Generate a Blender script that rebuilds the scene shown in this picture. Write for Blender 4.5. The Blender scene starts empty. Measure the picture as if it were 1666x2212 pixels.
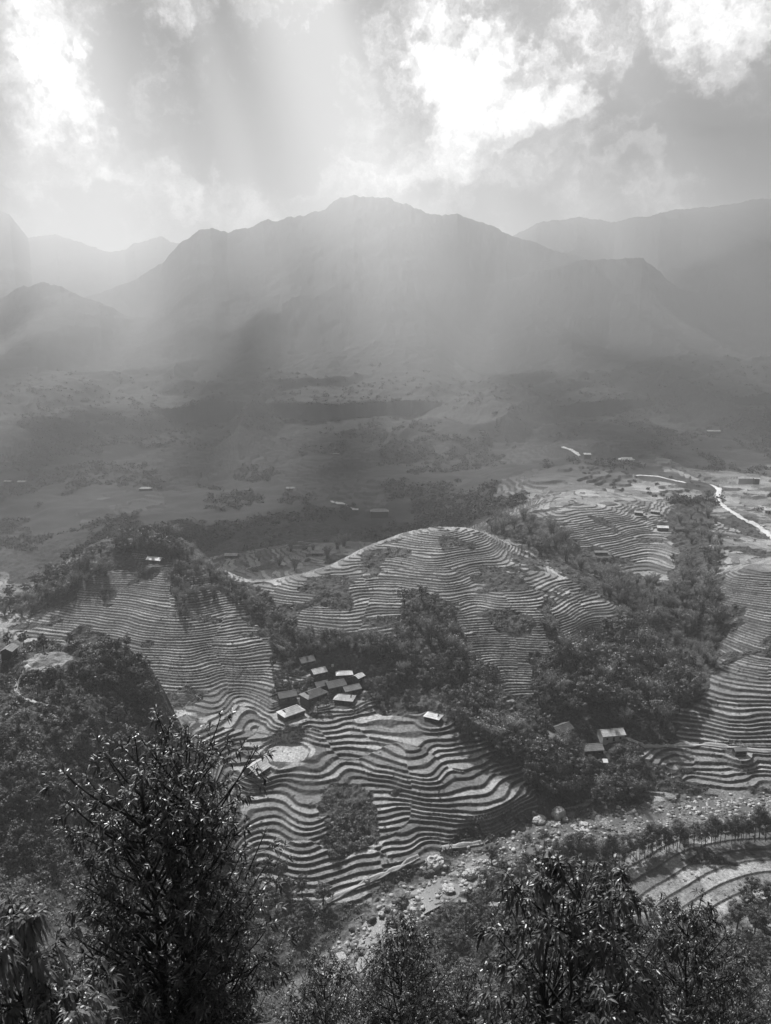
import bpy, math, random
import numpy as np
R = math.radians
rnd = random.Random(7)
S = bpy.context.scene
COL = S.collection
# ------------------------------------------------------------------ camera
W0, H0 = 1666.0, 2212.0            # sight-line units used for surveying
VFOV = R(68.0); FY = (H0/2)/math.tan(VFOV/2); PITCH = R(12.0)
cp, sp = math.cos(PITCH), math.sin(PITCH)
cd = bpy.data.cameras.new('camera'); cam = bpy.data.objects.new('camera', cd); COL.objects.link(cam)
cd.sensor_fit = 'VERTICAL'; cd.angle = VFOV; cd.sensor_height = 24; cd.lens = 12/math.tan(VFOV/2)
cd.clip_start = 0.1; cd.clip_end = 40000
cam.location = (0, 0, 0); cam.rotation_euler = (R(90)-PITCH, 0, 0)
S.camera = cam

def ray(px, py):
    xv = (px-W0/2)/FY; yv = (H0/2-py)/FY
    dx, dy, dz = xv, cp+yv*sp, -sp+yv*cp
    return dx/dy, dz/dy             # x and z per metre of forward distance
def at(px, py, d):
    a, b = ray(px, py); return (a*d, d, b*d)
def proj(x, y, z):
    dep = y*cp - z*sp; up = y*sp + z*cp
    dep = np.maximum(dep, 1e-3)
    return W0/2+FY*x/dep, H0/2-FY*up/dep

# ------------------------------------------------------------------ noise
def _hash(ix, iy, s):
    h = (ix.astype(np.int64)*374761393 + iy.astype(np.int64)*668265263 + s*974634777) & 0xFFFFFFFF
    h = ((h ^ (h >> 13))*1274126177) & 0xFFFFFFFF
    h = h ^ (h >> 16)
    return (h & 0xFFFFFF)/float(0xFFFFFF)
def vnoise(x, y, s=0):
    ix = np.floor(x); iy = np.floor(y); fx = x-ix; fy = y-iy
    fx = fx*fx*fx*(fx*(fx*6-15)+10); fy = fy*fy*fy*(fy*(fy*6-15)+10)
    a = _hash(ix, iy, s); b = _hash(ix+1, iy, s); c = _hash(ix, iy+1, s); d = _hash(ix+1, iy+1, s)
    return (a+(b-a)*fx+(c-a)*fy+(a-b-c+d)*fx*fy)*2-1
def fbm(x, y, o=4, s=0, g=.5):
    r = 0; a = 1
    for k in range(o):
        r = r+a*vnoise(x*2**k+13.7*k, y*2**k-7.1*k, s+k); a *= g
    return r
def sstep(a, b, x):
    t = np.clip((x-a)/(b-a), 0, 1); return t*t*(3-2*t)

# ------------------------------------------------------------------ terrain survey
VIS = [ # sight px, py, forward distance (ground that is seen)
 # centre hill
 (900,1145,452),(960,1143,455),(1030,1150,450),(1060,1162,448),(870,1150,448),(760,1195,430),(680,1235,405),(600,1275,385),
 (960,1200,420),(960,1250,395),(960,1300,377),(800,1250,398),(800,1300,377),(700,1300,372),(700,1350,356),(850,1350,360),
 (1100,1250,398),(1100,1300,375),(1100,1350,360),(1100,1400,348),(1100,1450,337),(1100,1500,326),(1130,1550,314),
 (1100,1195,440),(1200,1230,425),(1270,1262,408),(1315,1310,388),(1328,1345,374),(1250,1350,366),(1250,1400,352),(1250,1300,384),
 (900,1400,345),(900,1450,333),(750,1400,342),(1000,1400,347),
 # hamlet
 (750,1480,325),(650,1500,318),(850,1500,322),(950,1540,306),(1050,1540,308),
 # left knoll
 (330,1150,425),(200,1180,420),(100,1250,405),(20,1320,390),(150,1300,385),(150,1340,372),(300,1220,400),(300,1300,375),(300,1350,358),
 (400,1170,418),(480,1240,400),(560,1290,383),(600,1340,365),(620,1400,348),
 (400,1350,356),(400,1400,342),(400,1450,330),(400,1500,318),(430,1550,304),(500,1350,360),(500,1400,343),(500,1450,331),(500,1500,320),
 (500,1550,306),(500,1600,293),(580,1450,334),(600,1550,305),
 # lower terraces
 (560,1615,289.5),(620,1622,287.5),(660,1640,280.5),(590,1650,277),(700,1600,292),(800,1550,305),(800,1600,293),(900,1600,293),(1000,1600,294),(1080,1650,283),(1050,1700,270.5),
 (1110,1720,268),(950,1700,270),(950,1750,260),(1000,1790,252),(1050,1820,247),(700,1700,270),(600,1700,270),(570,1750,260),(700,1750,260),(620,1850,241.5),(730,1900,233.5),
 (850,1800,251),(850,1850,242),(760,1945,226),
 # river
 (1666,1745,270.5),(1500,1750,270),(1400,1765,266.5),(1250,1790,260),(1180,1800,257.5),(1050,1870,240),(1000,1902,234),(930,1935,227.5),(870,1965,222),
 (800,2020,211.5),(770,2060,204),(700,2130,192),
 # right bank and field
 (1200,1862,240),(1100,1950,224),(1000,2005,214),(1100,2050,200),(1300,1950,220),(1450,1835,241),(1600,1825,243),(1500,1880,233),(1400,1900,229),(1450,1940,222),
 (1600,1900,229),(1666,1830,242),(1666,1950,217),(1550,2050,198),(1400,2100,190),
 # left flank
 (330,1450,262),(60,1420,250),(120,1410,253),(250,1500,245),(100,1500,232),(100,1600,213),(250,1600,228),(100,1700,198),(250,1700,218),(0,1850,180),(100,1950,170),
 (300,1850,210),(400,2000,200),(500,2050,200),(600,2010,212),(420,1620,281),(460,1700,261),(510,1800,246),(560,1900,233),(0,1500,228),(0,1600,208),(0,1378,266),(100,1378,267),(200,1392,269),(290,1425,268),
 # right hill
 (1590,1245,412),(1640,1200,470),(1640,1300,390),(1640,1350,374),(1640,1400,358),(1620,1450,344),(1600,1500,330),(1600,1550,317),(1600,1600,306),(1600,1650,295),
 (1550,1700,284),(1500,1500,334),(1450,1550,321),(1420,1600,309),(1430,1650,296),(1450,1690,286),(1900,1400,362),(1900,1600,308),(1900,1250,415),(1900,1750,275),
 # wooded gully
 (1480,1400,378),(1400,1400,370),(1350,1450,350),(1400,1500,340),(1250,1500,328),(1450,1300,412),(1400,1350,392),(1300,1420,362),(1500,1250,442),(1520,1180,490),
 (1210,1575,309),(1320,1580,309),(1250,1620,300),(1200,1745,272),(1330,1730,276),
 # second hill and beyond
 (1300,1100,545),(1300,1150,505),(1300,1200,475),(1300,1245,452),(1400,1150,520),(1400,1200,487),(1440,1230,464),(1230,1075,580),(1180,1150,500),(1150,1100,545),
 (1200,1000,850),(1150,1040,700),(1400,1060,720),(1500,1045,760),(1600,1100,600),(1600,1150,545),(1620,1040,760),(1640,1020,860),(1350,995,900),
 (1265,980,950),(1220,965,1000),(1340,918,1300),(1540,930,1250),
 # far valley
 (500,1100,860),(500,1050,1000),(500,1000,1150),(500,900,1550),(500,800,2000),(200,1100,880),(200,1000,1150),(200,900,1500),(200,800,2000),
 (800,1100,740),(800,1050,880),(800,1000,1080),(800,900,1500),(800,800,2100),(1100,1000,1000),(1100,900,1500),(1100,800,2100),(1400,900,1400),
 (1400,800,1900),(1600,950,1150),(1600,850,1600),(1600,750,2100),(960,1130,650),(960,1100,735),(690,1190,560),(500,1195,600),(30,1200,690),(250,1140,760),(650,1150,640)]
HID = [(560,440,-150),(640,470,-150),(480,490,-158),(420,470,-152),(740,500,-148), # sight px column, distance, height (ground hidden behind something)
 (960,500,-132),(960,580,-148),(330,480,-150),(330,600,-172),(100,460,-160),(0,460,-165),(1200,455,-126),(1280,430,-132),
 (340,292,-152),(100,300,-132),(100,335,-146),(230,290,-146),(230,330,-150),(0,300,-122),(0,340,-140),(-150,250,-100),(-150,350,-125),(-150,450,-165),(1100,480,-124)]
WLD = [(0,-40,-1),(0,-10,-1.8),(0,0,-2.0),(0,6,-7),(0,12,-15),(0,20,-26),(0,40,-50),(0,70,-84),(0,100,-116),(0,130,-142),(0,160,-164),(0,190,-181),
 (-30,-20,-1),(-15,6,-8),(-15,20,-26),(-20,40,-48),(-30,70,-77),(-45,100,-102),(-60,130,-122),(-40,160,-150),
 (30,-20,-1),(15,6,-8),(18,20,-26),(24,40,-50),(40,70,-83),(60,100,-113),(80,130,-140),(90,160,-163),(-90,100,-96),(-110,140,-112),(-150,180,-112),(110,130,-142),(140,180,-176)]
def cc(x, y):
    return 10*x/(y+60), 10*np.log(y+60)
P = []
for px, py, d in VIS: P.append(at(px, py, d))
for px, d, z in HID: P.append(((px-W0/2)/FY*d*1.02, d, z))
P += WLD
P = np.array(P, float)
ca, cb = cc(P[:, 0], P[:, 1]); n = len(P)
def phi(r2): return np.where(r2 > 1e-12, r2*np.log(np.maximum(r2, 1e-12)), 0)
K = phi((ca[:, None]-ca)**2+(cb[:, None]-cb)**2)+np.eye(n)*0.004
Q = np.stack([np.ones(n), ca, cb], 1)
M = np.block([[K, Q], [Q.T, np.zeros((3, 3))]])
sol = np.linalg.solve(M, np.concatenate([P[:, 2], np.zeros(3)]))
resid = K@sol[:n]+Q@sol[n:]-np.eye(n)@(0.004*sol[:n])-P[:, 2]
def tps(x, y):
    a, b = cc(x, y); sh = a.shape; a = a.ravel(); b = b.ravel(); out = np.empty_like(a)
    for i in range(0, len(a), 20000):
        s = slice(i, i+20000)
        out[s] = phi((a[s, None]-ca)**2+(b[s, None]-cb)**2)@sol[:n]+sol[n]+sol[n+1]*a[s]+sol[n+2]*b[s]
    return out.reshape(sh)

RIDGES = [ # distance, crest sight points, spur strength
 (3500, [(-400,760),(-100,740),(100,705),(210,640),(300,592),(350,560),(390,517),(430,492),(455,488),(490,497),(520,488),(545,478),(570,466),(600,470),(640,458),(700,440),(735,418),(765,410),(800,414),
         (840,420),(880,432),(930,447),(990,457),(1050,475),(1120,500),(1200,542),(1260,585),(1350,650),(1450,720),(1700,800),(2100,850)], 1.0),
 (5400, [(-400,400),(-100,420),(0,448),(20,455),(60,505),(120,498),(190,522),(230,536),(270,535),(290,520),(350,507),(400,522),(600,600),(900,700),(2100,700)], .6),
 (2900, [(-400,560),(-100,650),(0,642),(50,612),(90,607),(130,613),(180,632),(215,641),(300,690),(420,760),(700,820),(2100,840)], .6),
 (4600, [(-400,700),(800,640),(1050,540),(1120,498),(1160,478),(1210,470),(1250,458),(1290,463),(1330,476),(1390,462),(1430,447),(1480,446),(1540,435),(1600,428),(1666,424),(1800,400),(2100,420)], .9),
 (3000, [(-400,860),(800,800),(960,700),(1100,610),(1220,562),(1270,552),(1330,556),(1390,552),(1430,580),(1470,620),(1520,670),(1600,740),(1800,800),(2100,800)], .7)]
def mountains(x, y):
    out = np.zeros(x.shape); KM = 42.0
    px = W0/2+FY*(x/np.maximum(y, 1))/1.0
    for k, (D, pts, spur) in enumerate(RIDGES):
        a = np.array(pts, float)
        # lateral slope of a crest sight point -> x/y, z/y
        us = []; zs = []
        for q in a:
            ux, uz = ray(q[0], q[1]); us.append(ux); zs.append(uz*D)
        u = x/np.maximum(y, 1)
        zc = np.interp(u, us, zs)
        crn = fbm(x/110, y/420, 5, 50+k, .6)*9
        base = -150+0.0*zc
        y0 = 1650+520*fbm(x/520+k, x*0+k, 3, 90+k); t = (y-y0)/(D-y0)
        prof = np.where(t < 1, np.sign(t)*np.abs(t)**1.25, 1-(t-1)*1.3)
        rid = 1-np.abs(fbm(x/430+.5*fbm(x/700, y/700, 2, 9+k)+y/1900*(1 if k % 2 else -1), y/900, 5, 20+k))
        fin = fbm(x/110, y/160, 4, 30+k)
        env = np.clip(4*t*(1-t), 0, 1)
        z = base+(zc-base)*np.clip(prof, -1, 1)+env*((rid-.7)*22*spur+fin*3)+crn*sstep(.8, .98, t)*sstep(1.25, 1.05, t)
        out = out+np.exp(np.clip((z+150)/KM, -30, 60))
    return KM*np.log(np.maximum(out, 1e-9))-150-KM*.35
# fan-shaped survey grid around the viewpoint hill
CU = 60.0
NR0 = [-40,-30,-20,-12,-6,-2,0,3,6,9,12,16,20,22,24.5,27,30,33]+[36+2.4*i for i in range(58)]
ys = list(np.array(NR0, float)); yv = 175.0
while yv < 9000:
    ys.append(yv)
    if yv < 215: st = .8
    elif yv < 560: st = .00082*yv+.03
    elif yv < 700: st = .0024*yv
    elif yv < 2000: st = .004*yv
    else: st = .007*yv
    yv += st
ys = np.array(ys); NR = len(ys); NC = 1700
us = np.linspace(-.80, .80, NC)
UU, YY = np.meshgrid(us, ys); XX = UU*(YY+CU)
# coarse evaluation of the spline, then bilinear to the fine grid
cy = np.exp(np.linspace(math.log(ys[0]+CU+1e-6 if ys[0]+CU > 1 else 1.0), math.log(9400), 420))-CU
cu = np.linspace(-.80, .80, 260)
CUU, CYY = np.meshgrid(cu, cy)
CZ = tps(CUU*(CYY+CU), np.minimum(CYY, 2600))
def base_z(x, y):
    fu = np.clip((x/(y+CU)+.80)/1.60*259, 0, 258.999); fv = np.clip(np.interp(y, cy, np.arange(420)), 0, 418.999)
    iu = fu.astype(int); iv = fv.astype(int); a = fu-iu; b = fv-iv
    return (CZ[iv, iu]*(1-a)+CZ[iv, iu+1]*a)*(1-b)+(CZ[iv+1, iu]*(1-a)+CZ[iv+1, iu+1]*a)*b
print('terrain grid', NR, NC, 'resid', float(np.abs(resid).max()))
# ------------------------------------------------------------------ ground relief
def inpoly(px, py, poly):
    r = np.zeros(px.shape, bool); j = len(poly)-1
    for i in range(len(poly)):
        xi, yi = poly[i]; xj, yj = poly[j]
        c = ((yi > py) != (yj > py)) & (px < (xj-xi)*(py-yi)/((yj-yi) or 1e-9)+xi)
        r ^= c; j = i
    return r
BRUSH = [([(1040,1135),(1160,1105),(1240,1150),(1240,1210),(1300,1240),(1450,1262),(1460,1200),(1435,1110),(1520,1040),(1560,1240),(1565,1400),(1520,1500),
           (1400,1580),(1385,1600),(1395,1690),(1180,1760),(1110,1620),(1155,1560),(1150,1410),(1250,1420),(1335,1348),(1300,1290),(1200,1232)], 270, 600),
         ([(560,1290),(640,1362),(760,1372),(850,1372),(862,1300),(905,1275),(990,1330),(1010,1430),(1080,1500),(1110,1620),(1060,1600),(980,1545),(900,1500),(870,1520),(820,1500),
           (620,1455),(600,1420),(560,1330)], 300, 400),
         ([(-50,1230),(60,1200),(150,1160),(380,1120),(500,1240),(600,1300),(620,1420),(560,1310),(490,1290),(400,1220),(385,1340),(370,1280),(370,1190),(240,1215),(160,1200),(140,1270),(60,1300),(-50,1330)], 340, 470),
         ([(702,1722),(735,1692),(772,1690),(800,1718),(818,1768),(812,1822),(775,1850),(735,1872),(698,1846),(708,1800),(682,1765)], 232, 285),
         ([(1166,1300),(1190,1295),(1230,1390),(1200,1395)], 330, 400)]
RIV = [(1900,1705,283),(1666,1745,270.5),(1500,1750,270),(1400,1765,266.5),(1250,1790,260),(1180,1800,257.5),(1110,1840,246.5),(1050,1872,239.7),(1000,1902,234),(930,1935,227.5),(870,1965,222),
       (800,2020,211.5),(770,2060,204),(700,2130,192),(640,2190,184)]
RW = np.array([at(*q) for q in RIV])
def river(x, y):                   # distance to the river's middle, its level there
    best = np.full(x.shape, 1e9); lev = np.zeros(x.shape)
    for a, b in zip(RW[:-1], RW[1:]):
        ex, ey = b[0]-a[0], b[1]-a[1]; L = ex*ex+ey*ey
        t = np.clip(((x-a[0])*ex+(y-a[1])*ey)/L, 0, 1)
        d = np.hypot(x-a[0]-t*ex, y-a[1]-t*ey); m = d < best
        best = np.where(m, d, best); lev = np.where(m, a[2]+t*(b[2]-a[2]), lev)
    return best, lev
FOLDS = [([at(640,1590,294), at(720,1640,283), at(800,1690,272), at(880,1750,260), at(930,1800,250)], -3.4, 8), ([at(700,1650,281), at(660,1740,262), at(670,1850,241)], 3.0, 11),
 (([at(1000,1620,289), at(1060,1750,260)]), 2.4, 12), ([at(450,1400,342), at(510,1480,324), at(560,1560,303)], -2.6, 7), ([at(900,1640,284), at(940,1740,262)], 2.2, 9),
 ([at(960,1170,435), at(930,1240,400), at(960,1300,377)], 2.6, 14), ([at(1040,1240,402), at(1020,1300,377)], -2.2, 9)]
PADS = []                          # levelled yards under houses: x, y, z, radius
def relief(x, y):
    zb = base_z(x, y)
    px, py = proj(x, y, zb)
    # small folds that make the terrace contours wander
    low = sstep(322, 290, y)*sstep(195, 230, y)
    mid = sstep(220, 300, y)*sstep(2500, 900, y)
    amp = 0.35+0.9*mid+1.0*low
    amp = amp*sstep(60, 200, y)+.25
    zb = zb+amp*(fbm(x/34+5, y/34, 2, 3)*1.0+fbm(x/12, y/12, 2, 5)*.28)
    far = sstep(560, 760, y); zb = zb+far*(fbm(x/130, y/130, 4, 6)*9*sstep(2600, 1500, y))
    zb = zb+sstep(900, 1500, y)*np.maximum(0, 1-np.abs(fbm(x/420+3, y/700, 3, 66))*2.4)*50*sstep(2900, 2200, y)
    for pts_, am_, wd_ in FOLDS:
        best = np.full(x.shape, 1e9)
        for a_, b_ in zip(pts_[:-1], pts_[1:]):
            ex, ey = b_[0]-a_[0], b_[1]-a_[1]; t_ = np.clip(((x-a_[0])*ex+(y-a_[1])*ey)/(ex*ex+ey*ey), 0, 1); best = np.minimum(best, np.hypot(x-a_[0]-t_*ex, y-a_[1]-t_*ey))
        zb = zb+am_*np.exp(-(best/wd_)**2)
    # river bed
    rd, rl = river(x, y); rw = 7.5+2.5*fbm(x/25, y/25, 2, 8)
    k = sstep(rw+9, rw, rd)*(y < 330)
    zb = zb*(1-k)+(rl+fbm(x/5, y/5, 3, 11)*.55+.25*(rd/12)**2)*k
    rock = sstep(rw+2.5, rw-1, rd)*(y < 330)
    # cover: brush or terraced
    veg = np.zeros(x.shape)
    jx = px+fbm(x/9, y/9, 3, 14)*14; jy = py+fbm(x/9+9, y/9, 3, 15)*10
    for poly, y0, y1 in BRUSH:
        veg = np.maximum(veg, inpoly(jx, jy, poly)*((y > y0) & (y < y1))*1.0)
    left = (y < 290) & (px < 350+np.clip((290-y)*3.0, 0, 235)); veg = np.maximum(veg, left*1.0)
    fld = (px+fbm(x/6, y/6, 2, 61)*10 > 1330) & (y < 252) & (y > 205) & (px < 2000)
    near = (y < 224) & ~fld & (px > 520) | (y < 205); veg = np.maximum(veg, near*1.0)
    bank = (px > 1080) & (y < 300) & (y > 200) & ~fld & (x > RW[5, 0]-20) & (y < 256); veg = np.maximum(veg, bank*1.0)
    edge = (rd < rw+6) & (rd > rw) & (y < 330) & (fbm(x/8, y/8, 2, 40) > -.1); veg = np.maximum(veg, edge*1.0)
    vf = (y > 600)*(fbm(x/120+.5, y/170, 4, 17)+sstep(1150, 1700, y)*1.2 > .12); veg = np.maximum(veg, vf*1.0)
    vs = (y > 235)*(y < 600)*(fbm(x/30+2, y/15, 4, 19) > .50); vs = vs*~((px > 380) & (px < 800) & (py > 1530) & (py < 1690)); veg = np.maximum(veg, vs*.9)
    fr_ = np.hypot((x-165)/1.35, y-166)
    fz = -180.5+.10*(fr_-40); kf = sstep(1325, 1350, px+fbm(x/6, y/6, 2, 61)*10)*sstep(205, 211, y)*sstep(254, 249, y)
    zb = zb*(1-kf)+fz*kf
    pan = np.hypot((x-PAN[0])/1.2, y-PAN[1]) < 8.5+3.5*fbm(x/9, y/9, 2, 71); veg = np.where(pan, 0, veg)
    for q in PADS:
        dd = np.hypot(x-q[0], y-q[1]); k = sstep(q[3]+4.5, q[3], dd); zb = zb*(1-k)+q[2]*k
    # terraces
    s = np.where(zb > -156, (zb+156)/.80, (zb+156)/1.08)
    s = np.where(fld, zb/.5+fbm(x/40, y/40, 2, 2)*.5, s)
    s = np.where(y > 620, zb/2.6, s)
    s = np.where((y > 440) & (y <= 620), zb/.88, s)
    cx = x/62+fbm(x/40, y/40, 2, 21)*.35; cyy = y/58+fbm(x/40+7, y/40, 2, 22)*.35
    ph = _hash(np.floor(cx), np.floor(cyy), 77); s = s+ph*(~fld)
    s = s+(.42*vnoise(s*.41+ph*30, s*0+ph*9, 55)+.38*fbm(x/26, y/26, 2, 56))*(~fld)
    stp = np.where(fld, .5, np.where(y > 620, 2.6, np.where(y > 440, .88, np.where(zb > -156, .80, 1.08))))
    return zb, px, py, veg, rock, s, stp, ph, fld, low
def ground(x, y, slope):
    zb, px, py, veg, rock, s, stp, ph, fld, low = relief(x, y)
    f = np.floor(s); fr = s-f
    cell = np.where(y < 560, .00085*y+.04, .003*y)
    rf = np.clip(np.maximum(.95*slope, 1.1*cell*slope/stp), .12, .66); rf = np.where(fld, .13, rf)
    rise = sstep(1-rf, 1, fr)
    tread = 1-np.clip((fr-(1-rf))/(.12), 0, 1)*(fr > 1-rf)
    tread = tread*1.0
    zt = zb+(rise-fr+.5)*stp
    nearb = (y < 700)
    zt = zt+nearb*(.10*np.exp(-(fr/.08)**2)*(rise < .5)*np.where(fld, 1.2, 1.0))
    rough = fbm(x/1.14, y/1.14, 2, 25)*nearb
    zt = zt+(1-tread)*rough*.16*np.clip(.5/slope, .2, 1)
    t = (1-veg)*(1-rock)*sstep(2300, 1500, y)*(y > 190)
    z = zb*(1-t)+zt*t
    z = z+veg*nearb*(fbm(x/3.5, y/3.5, 3, 26)*.8)
    mt = mountains(x, y)
    far = sstep(1500, 2300, y)
    z = np.where(y > 1500, np.maximum(z*(1-far)+np.minimum(z, mt)*far, mt), z)
    veg = np.where(y > 2000, 1, veg)
    pid = _hash(f+ph*50, np.floor(x/38+_hash(f, f*0, 5)*9+fbm(x/50, y/50, 2, 31)), 91)
    return z, tread*t, veg, rock, pid, fld
gy, gx = np.gradient(CZ)  # slope of the smooth land, for riser widths
sxx = gx/np.maximum((cu[1]-cu[0])*(CYY+CU), .01); syy = gy/np.gradient(cy)[:, None]
CS = np.clip(np.hypot(sxx, syy), .08, 1.6)
def base_slope(x, y):
    fu = np.clip((x/(y+CU)+.80)/1.60*259, 0, 258.999).astype(int); fv = np.clip(np.interp(y, cy, np.arange(420)), 0, 418.999).astype(int)
    return CS[fv, fu]

def base_hit(px, py):
    a, b = ray(px, py)
    for i in range(4000):
        d = 120*1.0015**i
        if float(base_z(np.array(a*d), np.array(d))) >= b*d: return a*d, d
    return None
# every house: roof centre sight px, py, roof length, width, wall height, turn (deg), style, roof shade, wall shade, label
HOUSES = [
 (662,1421,7.5,6,2.4,30,'gable','dark','wood','dark grey roofed house at the upper left edge of the hillside hamlet'),
 (688,1444,7.2,5.6,2.4,30,'gable','light','wood','pale sheet roofed house just below the topmost dark roof of the hamlet'),
 (744,1449,8,4.6,2.2,8,'hip','white','wood','white patched roof house at the upper right of the hamlet'),
 (775,1456,5,4.2,2.3,50,'gable','white','wood','small white roofed hut at the right end of the hamlet'),
 (724,1472,9.2,6.8,2.5,28,'gable','dark','wood','broad dark roofed house in the middle of the hamlet'),
 (759,1481,8.4,5.4,2.4,28,'gable','mid','wood','grey ribbed roof house on the right side of the hamlet'),
 (745,1501,9.2,6.4,2.4,-12,'hip','pale','wood','hipped house with a pale front skirt roof low in the hamlet'),
 (678,1492,11.5,7.5,2.8,42,'hip','dark','wood','largest dark hip roofed house in the lower hamlet'),
 (694,1473,6.5,5,2.3,30,'gable','dark','wood','small dark roof tucked behind the largest hamlet house'),
 (620,1496,8.5,6,2.3,24,'gable','dark','wood','low dark roofed house half hidden by trees left of the hamlet'),
 (629,1531,11,7.2,2.8,40,'hip','light','wood','light ribbed hip roof house at the lower left corner of the hamlet'),
 (555,1651,8.6,8.2,2.4,56,'gable','light','wood','lone pale ribbed roof farmhouse beside the wide flat rice paddy'),
 (936,1541,7.6,5.2,2.2,-28,'hip','white','wood','bright tent shaped roof hut alone to the right of the hamlet'),
 (1212,1568,9.5,6.6,2.5,32,'gable','dark','wood','dark roofed house with a rusty patched corner under the big grove'),
 (1194,1585,7.5,5,2.2,-48,'gable','dark','wood','low dark gable shed in front of the patched dark roof house'),
 (1320,1577,11,6.4,2.8,9,'gable','light','white','white walled farmhouse with a clean pale gable roof'),
 (1278,1609,9,6,2.5,8,'gable','mid','wood','dull grey roofed house below the white walled farmhouse'),
 (1597,1614,6,3.6,2.6,4,'gable','mid','wood','small grey field hut on the path below the right hand terraces'),
 (22,1398,5.6,4.6,3.4,92,'gable','mid','wood','dark wooden hut with a pale ridge beside the clearing on the left'),
 # far houses
 (205,1082,13,8,3,8,'gable','white','wood','bright longhouse roof alone on the hazy far left ridge'),
 (391,1088,9,5,2.5,0,'gable','light','wood','small pale roof lower of the two far houses above the left knoll'),
 (385,1073,6,4,2.5,0,'gable','light','wood','tiny pale roof just above another far roof over the left knoll'),
 (315,1054,16,8,2.5,0,'hip','mid','wood','faint broad roof on the hazy slope right of the far longhouse'),
 (48,1040,11,6,2.5,0,'gable','light','wood','pale roof in the haze at the far left edge, right of a smaller one'),
 (18,1039,10,5,2.5,0,'gable','light','wood','faint small roof in the haze nearest the left edge'),
 (500,1196,10.5,5.5,2.3,2,'gable','light','wood','pale roofed house in the shaded hollow left of the centre hill'),
 (686,1191,9,6,2.5,0,'gable','mid','wood','grey roofed house in the shade at the left shoulder of the centre hill'),
 (820,1102,18,9,2.6,0,'hip','mid','wood','wide grey hip roof house in the shaded fields behind the centre hill'),
 (768,1044,17,9,2.6,6,'hip','light','wood','broad pale roof house in the hazy fields above the white hairpin track'),
 (877,1033,12,7,2.6,0,'gable','light','wood','dim pale roof left of the brightest far roof'),
 (918,1033,13,7,3,0,'gable','white','white','brightest far roof in the middle of the hazy valley'),
 (628,1053,11,6,2.5,0,'gable','mid','wood','faint grey roof on the hazy slope left of the broad pale roof'),
 (768,1099,6,4,2.4,0,'gable','white','wood','tiny white roof at the lower end of the white hairpin track'),
 (660,827,17,9,3,0,'gable','light','wood','left one of two tiny roofs high in the mountain haze'),
 (707,827,16,9,3,0,'gable','white','wood','right one of two tiny roofs high in the mountain haze'),
 (584,856,17,8,3,0,'gable','light','wood','faint roof below and left of the two highest roofs'),
 (582,889,10,6,3,0,'gable','light','wood','small faint roof directly below another on the misty slope'),
 (614,905,24,8,3,0,'gable','mid','wood','long faint roof lowest of the small misty group on the slope'),
 (725,980,12,6,3,0,'gable','mid','wood','faint roof alone in the haze above the broad pale roof house'),
 (1340,919,12,6,3,0,'gable','white','wood','small bright roof alone in the haze on the right slope'),
 (1541,931,22,6,3,0,'gable','light','wood','long thin pale roof in the haze near the right edge'),
 (1268,980,9,6,3,0,'gable','white','wood','bright small roof at the end of the pale hill track'),
 (1353,991,18,9,3,0,'hip','light','white','pale hip roof farmhouse among hazy trees on the right slope'),
 (1609,1032,16,6,3,0,'gable','light','white','long pale barn roof on top of the right hand terraces'),
 (1634,1033,6,4,3,0,'gable','white','wood','small white shed right beside the long pale barn'),
 (1659,1100,8,5,2.8,0,'gable','white','white','white roof cut by the right edge below the road bend'),
 (1431,1137,8,5,2.3,-10,'gable','white','wood','bright white shed roof on the yard above the right gully'),
 (1468,1140,8.5,5,2.3,6,'gable','dark','wood','dark grey roof right of the bright white shed roof'),
 (1380,1105,6.5,4.5,2.3,-30,'gable','mid','wood','small grey roof among trees at the end of the second hill crest'),
 (1416,1103,7,4.5,2.3,-35,'gable','mid','wood','small slanting grey roof right of another near the second hill crest'),
 (1298,1189,9,4,2,0,'gable','mid','wood','small open field shelter on the face of the second terraced hill'),
 (336,1206,9,5,2.2,-14,'gable','white','wood','bright roof seen between the trees on top of the left knoll'),
]
HPOS = []
for h_ in HOUSES:
    px, py = h_[0], h_[1]
    q = base_hit(px, py+8) or (at(px, py, 800)[:2])
    dep = q[1]*1.05
    for _ in range(2):
        q2 = base_hit(px, py+(h_[4]+1.2)*FY/dep*.95)
        if q2: dep = math.hypot(q2[0], q2[1])*1.08; q = q2
    z_ = float(base_z(np.array(q[0]), np.array(q[1])))
    HPOS.append((q[0], q[1], z_))
    if q[1] < 620 : PADS.append((q[0], q[1], z_, max(h_[2], h_[3])*.62))
YARD = (HPOS[18][0]+14, HPOS[18][1]-1.0)
PADS.append((YARD[0], YARD[1], HPOS[18][2]-.4, 8.5))
PAN = base_hit(612, 1626); PADS.append((PAN[0], PAN[1], float(base_z(np.array(PAN[0]), np.array(PAN[1])))-.9, 7.5))

ZZ = np.empty_like(XX); TR = np.empty_like(XX); VG = np.empty_like(XX); RK = np.empty_like(XX); PD = np.empty_like(XX); FL = np.empty(XX.shape, bool)
for i in range(0, NR, 200):
    s_ = slice(i, min(i+200, NR))
    ZZ[s_], TR[s_], VG[s_], RK[s_], PD[s_], FL[s_] = ground(XX[s_], YY[s_], base_slope(XX[s_], YY[s_]))
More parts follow.
